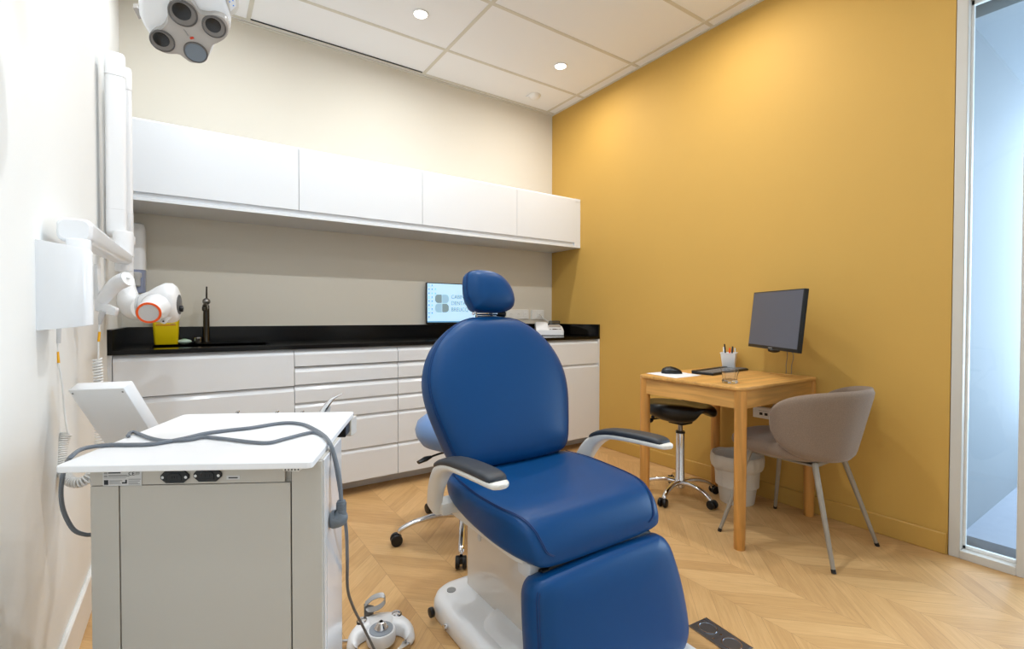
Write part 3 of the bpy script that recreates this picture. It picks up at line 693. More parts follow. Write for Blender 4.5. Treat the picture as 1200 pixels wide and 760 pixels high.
sx, sy = 2.43, 1.79
ss = thing('saddle_stool', 'black saddle stool on a chrome five star base under the desk', 'stool', (sx, sy, 0))
star_base(ss, sx, sy, 193, .215, .085, wheel=.024)
b = BM(); lathe(b, [(.022, .05), (.028, .055), (.030, .105), (.026, .112), (.0245, .385), (.001, .385)], (sx, sy, 0)); obj('gas_sleeve', b, 'chrome', ss)
b = BM(); lathe(b, [(.027, .378), (.027, .390), (.014, .392), (.001, .392)], (sx, sy, 0)); obj('sleeve_cap', b, 'black_plastic', ss)
b = BM(); cyl(b, (sx, sy, .385), (sx, sy, .47), .0135); obj('gas_rod', b, 'steel_brushed', ss)
# saddle: front (narrow, -u) .. rear (flared, +u); u runs along the picture's width
u = RT.copy(); u.z = 0; u.normalize(); v = Vector((-u.y, u.x, 0)); b = BM(); rs = []
for uu, w, zt, zb, sag in ((-.205, .06, .545, .515, .00), (-.195, .16, .570, .495, .01), (-.16, .24, .590, .475, .02), (-.10, .29, .595, .456, .03), (-.03, .31, .593, .447, .035), (.02, .31, .587, .452, .035), (.045, .31, .576, .462, .03), (.06, .34, .57, .515, .03), (.09, .34, .565, .520, .02), (.115, .34, .565, .500, .01), (.14, .33, .565, .488, .01), (.158, .30, .56, .492, .0), (.168, .24, .545, .505, .0)):
    ring = []
    for cx_, cz_ in sup(w, 1, 2.8, 32):
        z = (zt+zb)/2+cz_*(zt-zb)-sag*(1-(2*cx_/w)**2)*(1 if cz_ > 0 else 0)
        z -= .0*abs(cx_)
        ring.append(Vector((sx, sy, 0))+u*uu+v*cx_+Vector((0, 0, z)))
    rs.append(ring)
rings(b, rs); obj('saddle_seat', b, 'black_leather', ss, 70, 1)
b = BM(); p = Vector((sx, sy, .46)); tube(b, [p-u*.03, p-u*.12+Vector((0, 0, .005)), p-u*.165+Vector((0, 0, .0))], .005, 8); sph(b, p-u*.178-Vector((0, 0, .008)), .015, (1.2, .9, .9)); sph(b, p-u*.165+Vector((0, 0, .012)), .011); box(b, (sx-.05, sy-.05, .435), (sx+.05, sy+.05, .455), .005); obj('height_lever', b, 'black_plastic', ss)
# ================================================================== DESK
X0, X1, Y0, Y1, ZD_ = 2.068, 2.795, 1.192, 1.806, .75
dk = thing('desk', 'small oak desk with round legs against the yellow wall', 'desk', ((X0+X1)/2, (Y0+Y1)/2, 0))
b = BM(); rs = []
for z, s in ((.732, .008), (.7345, .001), (.737, 0), (.747, 0), (.7495, .0015), (.75, .004)):
    rs.append([Vector((x, y, z)) for x, y in rrect(X1-X0-2*s, Y1-Y0-2*s, .038, 8, (X0+X1)/2, (Y0+Y1)/2)])
rings(b, rs); obj('desk_top', b, 'oak_x', dk)
lr_ = .0268
for lx in (X0+.030, X1-.030):
    for ly in (Y0+.030, Y1-.030):
        b = BM(); lathe(b, [(lr_*.86, 0), (lr_*.92, .003), (lr_*.97, .15), (lr_, .4), (lr_, .733)], (lx, ly, 0), 28); obj('leg', b, 'oak_z', dk)
a0, a1, b0, b1 = X0+.014, X1-.014, Y0+.014, Y1-.014
for lo, hi, mt in (((a0+.03, b0, .648), (a1-.03, b0+.02, .733), 'oak_x'), ((a0+.03, b1-.02, .648), (a1-.03, b1, .733), 'oak_x'), ((a0, b0+.03, .648), (a0+.02, b1-.03, .733), 'oak_y'), ((a1-.02, b0+.03, .648), (a1, b1-.03, .733), 'oak_y')):
    b = BM(); box(b, lo, hi, .0015, 1); obj('apron', b, mt, dk)
b = BM(); box(b, (2.725, 1.30, .7498), (2.783, 1.42, .7515), .001, 1); obj('cable_flap', b, 'oak_y', dk)

# things on the desk
def flat(P, dz): return [Vector((p.x, p.y, dz)) for p in P]
pad = [onp(x, y, 2, .75) for x, y in ((757.5, 437.3), (792, 443.2), (822, 439.8), (789, 434.6))]
b = BM(); prism(b, flat(pad, .7503), (0, 0, .0014)); tag(obj('mouse_pad', b, 'paper', None, 0), 'thin white sheet lying under the computer mouse', 'mouse pad')
mc = onp(787, 437.2, 2, .752); mu = Vector((.72, -.69, 0)).normalized(); mv = Vector((-mu.y, mu.x, 0))
mo = thing('computer_mouse', 'black computer mouse on the white sheet', 'mouse', (mc.x, mc.y, .752))
b = BM(); rs = []
for t_, w, h in ((-.055, .025, .014), (-.048, .044, .028), (-.03, .058, .037), (-.005, .060, .040), (.02, .056, .034), (.04, .050, .025), (.052, .038, .016), (.056, .02, .009)):
    rs.append([mc+mu*t_+mv*(w/2*math.cos(a))+Vector((0, 0, max(0, h*math.sin(a)) if a <= math.pi else 0)) for a in [2*math.pi*k/28 for k in range(28)]])
rings(b, rs); obj('mouse_body', b, 'black_plastic', mo, 60)
b = BM(); tube(b, [mc-mu*.042+mv*.024+Vector((0, 0, .022)), mc-mu*.01+mv*.0245+Vector((0, 0, .030)), mc+mu*.03+mv*.02+Vector((0, 0, .020))], [.001, .004, .001], 8)
tube(b, [mc-mu*.042-mv*.020+Vector((0, 0, .022)), mc-mu*.01-mv*.0245+Vector((0, 0, .024)), mc+mu*.03-mv*.02+Vector((0, 0, .018))], [.001, .004, .001], 8); obj('side_trim', b, 'jug_grey', mo)
kb = thing('keyboard', 'black flat keyboard lying beside the mouse on the desk', 'keyboard', (2.56, 1.63, .75))
kc = Vector((2.565, 1.615, .7502)); ku = Vector((.405, .055, 0)); ku = (Vector((2.765, 1.63, 0))-Vector((2.372, 1.595, 0))).normalized(); kv = Vector((-ku.y, ku.x, 0))
K = basis(kc, ku, kv)
b = BM(); box(b, (-.21, -.062, .0), (.21, .065, .012), .003, 2, 0, K); box(b, (-.21, .035, .006), (.21, .066, .020), .004, 2, 0, K); obj('keyboard_body', b, 'black_plastic', kb, 0)
b = BM()
for r_ in range(5):
    for c_ in range(20): box(b, (-.203+c_*.0203, -.056+r_*.0185, .0115), (-.203+c_*.0203+.017, -.056+r_*.0185+.0155, .0155), .0012, 1, 0, K)
obj('keys', b, 'jug_grey', kb, 0)
# pen pot
pc = Vector((2.742, 1.675, .75))
pp = thing('pen_holder', 'white four-sided pen pot at the wall side of the desk', 'pen holder', tuple(pc))
T = Matrix.Translation(pc) @ Matrix.Rotation(R(25), 4, 'Z')
b = BM(); pot = [(0, .066), (.002, .070), (.098, .096), (.100, .103), (.1025, .103), (.1025, .092), (.004, .062)]
rings(b, [[T @ Vector((x, y, z)) for x, y in rrect(w, w*.9, .006, 3)] for z, w in pot]); obj('pot_body', b, 'plastic', pp)
for (dx, dy, lx, ly, L, r_, m_, nm, lb) in ((-.012, .006, -.10, .05, .150, .0045, 'black_plastic', 'pen', 'black pen leaning left in the white pot'), (.012, -.004, .16, .0, .135, .005, 'ink', 'pen', 'dark grey pen upright in the white pot, right of the black one'),
                                    (.0, .022, .04, .1, .130, .008, 'plastic', 'marker', 'white marker in the white pot'), (.022, .012, .22, .1, .125, .006, 'orange', 'marker', 'orange capped marker at the wall side of the pot')):
    b = BM(); p0 = pc+Vector((dx, dy, .006)); d = Vector((lx, ly, 1)).normalized()
    cyl(b, p0, p0+d*L*.8, r_, seg=14); cyl(b, p0+d*L*.8, p0+d*L, r_*1.12, r_*.8, seg=14)
    tag(obj(nm, b, m_, None), lb, 'pen')
b = BM(); box(b, (-.030, -.036, .006), (.004, -.032, .130), .001, 1, 0, T @ Matrix.Rotation(R(8), 4, 'Y')); tag(obj('card', b, 'paper', None, 0), 'folded white card sticking up out of the pen pot', 'card')
# glass
gc = onp(857.5, 449.3, 2, .75)+Vector((.012, .018, 0))
b = BM(); lathe(b, [(.030, 0), (.036, .002), (.0375, .010), (.034, .016), (.035, .035), (.041, .058), (.0425, .072), (.0405, .072), (.039, .058), (.033, .035), (.031, .020), (.024, .013), (.001, .012)], (gc.x, gc.y, .7502), 10)
tag(obj('drinking_glass', b, 'glass', None, 25), 'empty clear faceted tumbler near the front corner of the desk', 'glass')

# monitor turned out from the wall
TR, BR_, TL, BL = at(942.3, 337.3, 2.27), at(935.3, 413.9, 2.27), at(883.3, 342.7, 2.76), at(876.7, 405.3, 2.76)
ux = ((TR-TL)+(BR_-BL)).normalized(); uz = ((TL-BL)+(TR-BR_)).normalized(); c0 = (TR+BR_+TL+BL)/4
W_, H_ = ((TR-TL).length+(BR_-BL).length)/2, ((TL-BL).length+(TR-BR_).length)/2
B = basis(c0, ux, uz)                                               # local z = ux x uz points away from the viewer side
sgn = 1 if (B.to_3x3() @ Vector((0, 0, 1))).dot(Vector((-1, .6, 0))) > 0 else -1
dm = thing('desk_monitor', 'dark computer screen on a wall arm above the oak desk', 'monitor', (c0.x, c0.y, c0.z-H_/2))
b = BM(); box(b, (-W_/2, -H_/2, -sgn*.0 if sgn < 0 else -.022), (W_/2, H_/2, .022 if sgn < 0 else 0), .003, 2, 0, B)
box(b, (-W_*.3, -H_*.3, .02 if sgn < 0 else -.04), (W_*.3, H_*.25, .04 if sgn < 0 else -.02), .008, 2, 0, B); obj('monitor_housing', b, 'black_plastic', dm)
b = BM(); zf = .0008*sgn
box(b, (-W_/2+.007, -H_/2+.017, min(0, zf)), (W_/2-.007, H_/2-.006, max(0, zf)), 0, 1, 0, B); obj('screen', b, 'screen_dim', dm, 0, label='dim blue-grey screen')
b = BM(); 
for dx in (-.022, -.014, -.006, .002, .010): box(b, (dx*sgn*-1 if 0 else dx, -H_/2+.006, min(0, zf*1.5)), (dx+.005, -H_/2+.011, max(0, zf*1.5)), 0, 1, 0, B)
obj('logo_mark', b, 'ink_light', dm, 0)
bk = B @ Vector((0, .02, -sgn*.045)); wallp = Vector((XR, 1.42, bk.z)); el = Vector((2.70, 1.30, bk.z-.01))
b = BM(); box(b, (-.055, -.055, -.012), (.055, .055, .004), .002, 1, 0, basis(B @ Vector((0, .02, -sgn*.04)), ux, uz)); tube(b, [bk, el], .014, 12, smooth=1); tube(b, [el, wallp-Vector((.02, 0, 0))], .014, 12, smooth=1); cyl(b, el-Vector((0, 0, .03)), el+Vector((0, 0, .03)), .02)
box(b, (XR-.02, wallp.y-.04, wallp.z-.07), (XR, wallp.y+.04, wallp.z+.07), .004); obj('wall_arm', b, 'black_plastic', dm)
b = BM(); q0 = B @ Vector((-.0, -H_/2-.002, -sgn*.02)); sph(b, q0, .03, (1, 1, .45), rot=None)
obj('cable_hood', b, 'black_plastic', dm)
for dy in (0, .03):
    b = BM(); tube(b, [B @ Vector((.02+dy, -.06, -sgn*.035)), (2.74, 1.30+dy, .87), (2.79, 1.33+dy, .80), (2.806, 1.34+dy, .74), (2.812, 1.36+dy*2, .60), (2.812, 1.42+dy, .54)], .0022, 8); obj('monitor_cable', b, 'taupe_metal', dm)

# socket block on the wall below the desk
t = thing('wall_socket_block', 'white socket block with data ports on the yellow wall under the desk', 'socket', (XR, 1.46, .475))
b = BM(); box(b, (XR-.03, 1.375, .472), (XR, 1.555, .538), .004); obj('cover_plate', b, 'white_paint', t)
for y in (1.505, 1.475): b = BM(); box(b, (XR-.0308, y-.009, .492), (XR-.029, y+.009, .507)); obj('data_port', b, 'ink', t, 0)
for y in (1.43, 1.417): b = BM(); cyl(b, (XR-.0308, y, .512), (XR-.029, y, .512), .003, seg=10); obj('pin_hole', b, 'ink', t, 0)
b = BM(); box(b, (XR-.0306, 1.46, .516), (XR-.029, 1.52, .518)); obj('marking', b, 'ink_light', t, 0)

# waste bin
bx, by = 2.635, 1.553
t = thing('waste_bin', 'white waste bin lined with a crumpled bag under the desk', 'bin', (bx, by, 0))
b = BM(); lathe(b, [(.088, 0), (.092, .004), (.128, .262), (.133, .268), (.124, .268), (.088, .008), (.001, .008)], (bx, by, 0), 40); obj('bin_body', b, 'bin_white', t)
b = BM(); rs = []
for (r_, z, a) in ((.115, .10, .001), (.121, .20, .001), (.128, .262, .001), (.135, .280, .002), (.141, .274, .003), (.1435, .25, .004), (.142, .225, .005), (.136, .205, .005), (.1285, .196, .003)):
    rs.append([Vector((bx, by, z+a*1.2*math.sin(4*th+1)+a*.5*math.sin(11*th)))+Vector((math.cos(th), math.sin(th), 0))*(r_+a*(.45*math.sin(9*th+z*9)+.35*math.sin(23*th+z*14))) for th in [2*math.pi*k/90 for k in range(90)]])
rings(b, rs, cap=False); o = obj('bin_liner', b, 'liner', t, 80, label='crumpled translucent liner folded over the rim')

# ================================================================== BEIGE CHAIR
cx, cy = 2.452, 1.112
ch = thing('visitor_chair', 'beige fabric shell chair on slim metal legs pulled up to the desk', 'chair', (cx, cy, 0))
b = BM(); rs = []; NS, NT = 44, 16
def shell(s, t, off):
    th = R(270+s*97); k = max(0, 1-abs(s)**3.6)**.5
    zt = .612+.132*k + .012*k*(1-abs(s)); zb = .585-.160*k
    z = zb+(zt-zb)*t; hgt = (z-.45)/.30
    rx = .218+.040*hgt+off; ry = .215+.050*hgt+off
    x = cx+rx*math.cos(th); y = cy+ry*math.sin(th)+(.02*(1-hgt))
    return Vector((x, y, z))
b = BM(); loops = []
for i in range(NS+1):
    s = -1+2*i/NS; s = math.copysign(1-(1-abs(s))**1.5, s)*.998; ring = []
    for j in range(NT+1):
        t_ = j/NT; e = .016*min(1, math.sqrt(max(0, 1-(2*t_-1)**6))+.12)*min(1, (max(0, 1-abs(s)**6))**.5+.18); ring.append(shell(s, t_, e))
    for j in range(NT, -1, -1):
        t_ = j/NT; e = .016*min(1, math.sqrt(max(0, 1-(2*t_-1)**6))+.12)*min(1, (max(0, 1-abs(s)**6))**.5+.18); ring.append(shell(s, t_, -e))
    loops.append(ring)
rings(b, loops); obj('backrest_shell', b, 'fabric', ch, 80)
b = BM(); rs = []
for z, s in ((.415, .80), (.419, .90), (.428, .96), (.446, 1.0), (.466, .985), (.480, .94), (.486, .85), (.487, .5), (.487, .1)):
    rs.append([Vector((cx+x*s, cy+.075+y*s, z)) for x, y in sup(.43, .46, 3.0, 48)])
rings(b, rs); obj('seat_cushion', b, 'fabric', ch, 60)
feet = [(2.19, 1.381), (2.223, .882), (2.662, .876), (2.712, 1.373)]; tops = [(2.305, 1.29), (2.315, 1.00), (2.590, 1.00), (2.60, 1.29)]
b = BM(); tube(b, [(2.315, 1.00, .412), (2.45, 1.00, .410), (2.59, 1.00, .412)], .011, 10, smooth=1); tube(b, [(2.305, 1.29, .405), (2.45, 1.29, .402), (2.60, 1.29, .405)], .011, 10, smooth=1); box(b, (2.33, 1.0, .392), (2.57, 1.29, .402), .003); obj('seat_frame', b, 'taupe_metal', ch)
for (fx_, fy_), (tx, ty) in zip(feet, tops):
    f_, t2 = Vector((fx_, fy_, 0)), Vector((tx, ty, .412)); d = (t2-f_).normalized()
    b = BM(); tube(b, [f_+d*.012, f_+d*.2, t2-d*.03, t2+Vector((0, 0, .004))], [.0085, .0105, .0125, .0125], 14, smooth=1); lg = obj('leg', b, 'taupe_metal', ch)
    b = BM(); cyl(b, f_+Vector((0, 0, 0)), f_+d*.016, .0095, .0095, 14); obj('foot_cap', b, 'black_rubber', lg)

# floor plate with two covers
P = [onp(x, y, 2, 0) for x, y in ((826, 723.5), (880, 757.0), (862, 773), (808.5, 734))]
t = thing('floor_socket_plate', 'small dark metal plate with two round covers set on the floor', 'floor socket', ((P[0].x+P[2].x)/2, (P[0].y+P[2].y)/2, 0))
ctr = sum(P, Vector())/4; e1 = (P[1]-P[0]+P[2]-P[3]).normalized(); e2 = Vector((-e1.y, e1.x, 0)); l1 = ((P[1]-P[0]).length+(P[2]-P[3]).length)/4; l2 = ((P[3]-P[0]).length)/2
B2 = basis(ctr, e1, e2)
b = BM(); box(b, (-l1, -l2, 0), (l1, l2, .004), .001, 1, 0, B2); obj('plate', b, 'floor_plate', t, 0)
b = BM(); box(b, (-l1-.002, -l2-.004, 0), (l1+.002, -l2+.001 if 1 else 0, .0025), .0005, 1, 0, B2); box(b, (-l1-.002, l2-.001, 0), (l1+.002, l2+.004, .0025), .0005, 1, 0, B2); obj('plate_edge', b, 'steel', t, 0)
for s in (-.5, .5):
    b = BM(); lathe(b, [(.030, .003), (.030, .006), (.0275, .0065), (.026, .0045), (.001, .0045)], B2 @ Vector((s*l1*1.05, 0, 0)), 36); c_ = obj('round_cover', b, 'floor_plate', t)
    b = BM(); lathe(b, [(.031, .003), (.031, .0066), (.029, .0066), (.029, .003)], B2 @ Vector((s*l1*1.05, 0, 0)), 36); obj('cover_rim', b, 'chrome', c_)
b = BM()
for x, y in ((-l1*.93, l2*.6), (0, l2*.2), (0, -l2*.7), (l1*.93, -l2*.6)): cyl(b, B2 @ Vector((x, y, .003)), B2 @ Vector((x, y, .0052)), .004, seg=12)
obj('screw', b, 'steel', t)
# ================================================================== DELIVERY CART
ZT_ = .80
A, Bc, Cc, Dd = [onp(x, y, 2, ZT_) for x, y in ((63, 546.2), (366, 541), (415, 482), (216.5, 485))]   # corners of the top
Z3 = Vector((0, 0, 1))
def cq(u, v, z=ZT_):
    p = A*(1-u)*(1-v)+Bc*u*(1-v)+Cc*u*v+Dd*(1-u)*v; return Vector((p.x, p.y, z))
ct = thing('dental_cart', 'white wheeled dental unit cart with a flat top in the left foreground', 'cart', tuple(cq(.5, .5, 0)))
UR = (Bc-A).normalized(); VR = (Dd-A).normalized()
def inset(poly, d):
    c = sum(poly, Vector())/len(poly); return [p-(p-c).normalized()*d for p in poly]
def rpoly(corners, r, z, n=5):
    out = []; N = len(corners)
    for i, p in enumerate(corners):
        a, c = corners[i-1], corners[(i+1) % N]; d1 = (a-p).normalized(); d2 = (c-p).normalized()
        q0, q1 = p+d1*r, p+d2*r
        for k in range(n+1):
            t = k/n; w = q0*(1-t)**2+p*2*t*(1-t)+q1*t*t; out.append(Vector((w.x, w.y, z)))
    return out
cs = [A, Bc, Cc, Dd]
b = BM(); rings(b, [rpoly(inset(cs, d), .012, z) for z, d in ((ZT_-.0125, .0015), (ZT_-.011, 0), (ZT_-.0015, 0), (ZT_, .0015))]); obj('cart_top', b, 'cart_top', ct, 30)
# body: front plane through the line measured at pixels 106..377
fd = .937
pL, pR = at(106, 600, fd), at(377, 600, fd); pL.z = pR.z = 0
ur = (Bc-A); ur.z = 0; ur.normalize()
# body front runs parallel to the top's near edge
pR2 = pR; nrm = Vector((-ur.y, ur.x, 0)); pL2 = onpl(106, 600, pR2, nrm); pL2.z = 0
vr = (Cc-Bc); vr.z = 0; vr.normalize(); W = (pR2-pL2).length
def bp(u, v, z): return pL2+ur*u+vr*v+Vector((0, 0, z))            # metres from the body's near left foot
def bbox(b, u0, u1, v0, v1, z0, z1, bev=0, mi=0):
    P = [bp(u0, v0, z0), bp(u1, v0, z0), bp(u1, v1, z0), bp(u0, v1, z0)]; prism(b, P, (0, 0, z1-z0), mi, bev)
def fpx(px, py, off=0): return onpl(px, py, pL2-nrm*off, nrm)      # point on the body's front face
def fu(px, py=600): return (fpx(px, py)-pL2).dot(ur)
def fz(px, py): return fpx(px, py).z
D1 = .185
g1, g2 = fu(139.8), fu(341); zt0 = ZT_-.0125; zg = fz(240, 566.5)
b = BM(); bbox(b, 0, W, .010, D1, .07, zt0); bbox(b, .03, W-.07, D1, .40, .07, zt0-.03)
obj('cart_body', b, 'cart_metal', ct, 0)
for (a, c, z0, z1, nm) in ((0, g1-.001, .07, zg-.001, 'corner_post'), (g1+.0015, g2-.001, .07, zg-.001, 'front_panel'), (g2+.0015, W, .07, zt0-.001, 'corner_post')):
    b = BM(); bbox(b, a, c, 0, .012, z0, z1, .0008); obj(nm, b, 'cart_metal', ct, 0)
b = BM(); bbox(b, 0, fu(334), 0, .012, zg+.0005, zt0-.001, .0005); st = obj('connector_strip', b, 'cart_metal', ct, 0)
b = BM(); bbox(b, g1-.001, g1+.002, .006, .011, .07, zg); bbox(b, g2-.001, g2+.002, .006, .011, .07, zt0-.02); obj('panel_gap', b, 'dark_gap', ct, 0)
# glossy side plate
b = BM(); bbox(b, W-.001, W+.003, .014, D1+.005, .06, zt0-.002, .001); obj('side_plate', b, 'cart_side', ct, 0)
b = BM(); bbox(b, W+.002, W+.0036, .030, .0315, .06, zt0-.03); obj('side_groove', b, 'plastic_grey', ct, 0)
# wheels
for (u, v) in ((.05, .05), (W-.05, .05), (.05, .35), (W-.1, .35)):
    c = bp(u, v, 0); b = BM(); cyl(b, c+Vector((0, -.012, .035)), c+Vector((0, .012, .035)), .035, bev=.005); cyl(b, c+Vector((0, 0, .03)), c+Vector((0, 0, .085)), .010); obj('caster', b, 'black_rubber', ct)
# mains inlets
def hexinlet(x0, x1, y0, y1, nm):
    c = fpx((x0+x1)/2, (y0+y1)/2, .0005); w = fu(x1)-fu(x0); h = fz(x0, y0)-fz(x0, y1)
    T = basis(c, ur, Z3); b = BM()
    pts = [(-w/2, 0), (-w*.30, -h/2), (w*.30, -h/2), (w/2, 0), (w*.30, h/2), (-w*.30, h/2)]
    pts = [(-w/2, -h*.12), (-w*.31, -h/2), (w*.31, -h/2), (w/2, -h*.12), (w/2, h*.16), (w*.36, h/2), (-w*.36, h/2), (-w/2, h*.16)]
    s_ = 1 if (T.to_3x3() @ Vector((0, 0, 1))).dot(-nrm) > 0 else -1
    prism(b, [T @ Vector((x, y, 0)) for x, y in pts], -nrm*.004, 0, .0006); i = obj('mains_inlet', b, 'black_plastic', st, 0, label='black mains inlet')
    b = BM(); prism(b, [T @ Vector((x, y, .0)) -nrm*.004 for x, y in ((-w*.24, -h*.28), (w*.24, -h*.28), (w*.24, h*.1), (w*.16, h*.3), (-w*.16, h*.3), (-w*.24, h*.1))], -nrm*.001)
    for dx in (-.08, 0, .08): prism(b, [T @ Vector((w*dx+sx_*.0006, sy_*.0025, 0))-nrm*.005 for sx_, sy_ in ((-1, -1), (1, -1), (1, 1), (-1, 1))], -nrm*.0006)
    for sx_ in (-1, 1): pass
    b2 = BM()
    for sx_ in (-.41, .41): cyl(b2, T @ Vector((w*sx_, 0, 0))-nrm*.004, T @ Vector((w*sx_, 0, 0))-nrm*.0055, .0028, seg=14)
    # screws and opening belong to the inlet thing as one part each
    return i, b, b2
for a in ((189.5, 222.5, 551.2, 565), (228, 260.5, 549, 563.3)):
    i, b, b2 = hexinlet(*a, 'mains_inlet')
    for f in b2.faces: f.material_index = 1
    me = bpy.data.meshes.new('t'); b2.to_mesh(me); b2.free(); b.from_mesh(me)
    bmesh.ops.recalc_face_normals(b, faces=b.faces)
    org = wloc(ct); bmesh.ops.translate(b, verts=b.verts, vec=-org)
    m_ = bpy.data.meshes.new('inlet_face'); b.to_mesh(m_); b.free(); m_.materials.append(M['black_gloss']); m_.materials.append(M['steel'])
    # keep as a second mesh joined into the inlet
    bb = bmesh.new(); bb.from_mesh(i.data); n0 = len(bb.faces); bb.from_mesh(m_)
    bb.faces.ensure_lookup_table()
    for k in range(n0, len(bb.faces)): bb.faces[k].material_index += 1
    bb.to_mesh(i.data); bb.free(); i.data.materials.append(M['black_gloss']); i.data.materials.append(M['steel'])
# rating label
l0, l1_ = fpx(120.5, 552.5, .0006), fpx(166, 568.3, .0006); T = basis(Vector((l0.x, l0.y, l1_.z)), ur, Z3)
lw, lh = (fu(166)-fu(120.5)), l0.z-l1_.z+.001
b = BM(); prism(b, [T @ Vector(p) for p in ((0, 0, 0), (lw, 0, 0), (lw, lh, 0), (0, lh, 0))], -nrm*.0003)
def lbar(x0, y0, x1, y1, mi=1): prism(b, [T @ Vector((lw*x, lh*y, 0))-nrm*.0003 for x, y in ((x0, y0), (x1, y0), (x1, y1), (x0, y1))], -nrm*.0002, mi)
lbar(.03, .80, .12, .95, 2); lbar(.14, .84, .46, .92); lbar(.03, .60, .12, .72, 2); lbar(.14, .62, .68, .68, 2); lbar(.14, .70, .62, .74, 2); lbar(.03, .52, .6, .55, 2)
lbar(.03, .08, .14, .40); lbar(.17, .32, .5, .37, 2); lbar(.17, .22, .44, .27, 2); lbar(.17, .12, .46, .16, 2)
lbar(.49, .14, .62, .24); lbar(.575, .24, .62, .40); lbar(.66, .40, .98, .45, 2); lbar(.66, .28, .95, .33, 2); lbar(.66, .16, .9, .21, 2); lbar(.66, .08, .95, .12, 2)
lbar(.82, .72, .94, .76, 2); lbar(.84, .80, .95, .92, 2)
text(b, 'CE', lh*.34, T @ Matrix.Translation((lw*.66, lh*.80, .0008)), 1, .0001)
obj('rating_label', b, ['plastic_grey', 'ink', 'ink_light'], st, 0)
l0, l1_ = fpx(265.5, 557, .0004), fpx(281, 561.3, .0004); T = basis(Vector((l0.x, l0.y, l1_.z)), ur, Z3); lw, lh = fu(281)-fu(265.5), l0.z-l1_.z
b = BM(); prism(b, [T @ Vector(p) for p in ((0, 0, 0), (lw, 0, 0), (lw, lh, 0), (0, lh, 0))], -nrm*.0003); lbar(.15, .3, .85, .6); obj('small_label', b, ['plastic_grey', 'ink'], st, 0)
# beige edge connector under the top at the right
b = BM(); c0_, c1_ = fpx(331.5, 546, .012), fpx(354, 552, .012); T = basis(Vector((c0_.x, c0_.y, c1_.z-.0005)), ur, Z3); lw = (c1_-c0_).dot(ur); lh = c0_.z-c1_.z+.001
prism(b, [T @ Vector((x, y, 0)) for x, y in ((0, lh*.2), (lw*.8, 0), (lw, lh*.4), (lw, lh), (0, lh))], nrm*.011)
for k in range(5): prism(b, [T @ Vector((lw*(.1+.17*k)+dx, lh*.25+dy, 0)) for dx, dy in ((0, 0), (.002, 0), (.002, .003), (0, .003))], -nrm*.001, 1)
obj('edge_connector', b, ['plastic_warm', 'ink'], ct, 0)
# instrument holder on the far side
b = BM(); prism(b, [cq(.30, 1.0, ZT_-.055), cq(.985, 1.0, ZT_-.055), cq(.985, 1.09, ZT_-.055), cq(.30, 1.09, ZT_-.055)], (0, 0, .04)); obj('instrument_holder', b, 'black_plastic', ct, 0)
b = BM(); prism(b, [cq(.965, .93, ZT_-.062), cq(.995, .93, ZT_-.062), cq(1.012, 1.02, ZT_-.062), cq(.975, 1.02, ZT_-.062)], (0, 0, .0495), 0, .002); obj('holder_flange', b, 'plastic_warm', ct, 0)
b = BM(); prism(b, [cq(.93, .80, ZT_-.05), cq(.985, .80, ZT_-.05), cq(.985, .95, ZT_-.05), cq(.93, .95, ZT_-.05)], (0, 0, .034), 0, .003); obj('holder_bracket', b, 'black_plastic', ct, 0)
# control panel on an arm at the far left
TLp, TRp = at(78.5, 457, 1.30), at(144.5, 454.5, 1.285); ux = (TRp-TLp).normalized()
n_ = at(94.5, 446.8, 1.335)-TLp; BLp = at(107, 503, 1.372); dn = (BLp-TLp).normalized(); dn = (dn-ux*dn.dot(ux)).normalized()
nn = ux.cross(dn).normalized(); nn = nn if nn.dot(n_) > 0 else -nn
w = (TRp-TLp).length; h = .21; th = .034
b = BM(); o_c = TLp+ux*w/2+dn*h/2
T = basis(o_c, ux, -dn); sg = 1 if (T.to_3x3() @ Vector((0, 0, 1))).dot(nn) > 0 else -1
box(b, (-w/2, -h/2, 0 if sg > 0 else -th), (w/2, h/2, th if sg > 0 else 0), .004, 2, 0, T); cp = obj('control_panel', b, 'plastic', ct)
b = BM()
for x in (-w/2+.010, w/2-.008): cyl(b, T @ Vector((x, h/2-.012, sg*.0002)), T @ Vector((x, h/2-.012, -sg*.001)), .0024, seg=14)
obj('screw', b, 'steel_brushed', cp)
b = BM(); box(b, (-w/2+.01, -h/2+.01, sg*th), (w/2-.01, h/2-.01, sg*(th+.001)) if sg > 0 else (w/2-.01, h/2-.01, -th), 0, 1, 0, T) if sg > 0 else box(b, (-w/2+.01, -h/2+.01, -th-.001), (w/2-.01, h/2-.01, -th), 0, 1, 0, T); obj('key_field', b, 'screen_dim', cp, 0)
b = BM(); p = T @ Vector((0, -h/2+.03, sg*th/2)); tube(b, [p, p-Z3*.06, cq(.10, .9, .66), cq(.2, .8, .64)], .014, 12); obj('panel_arm', b, 'plastic_grey', ct)

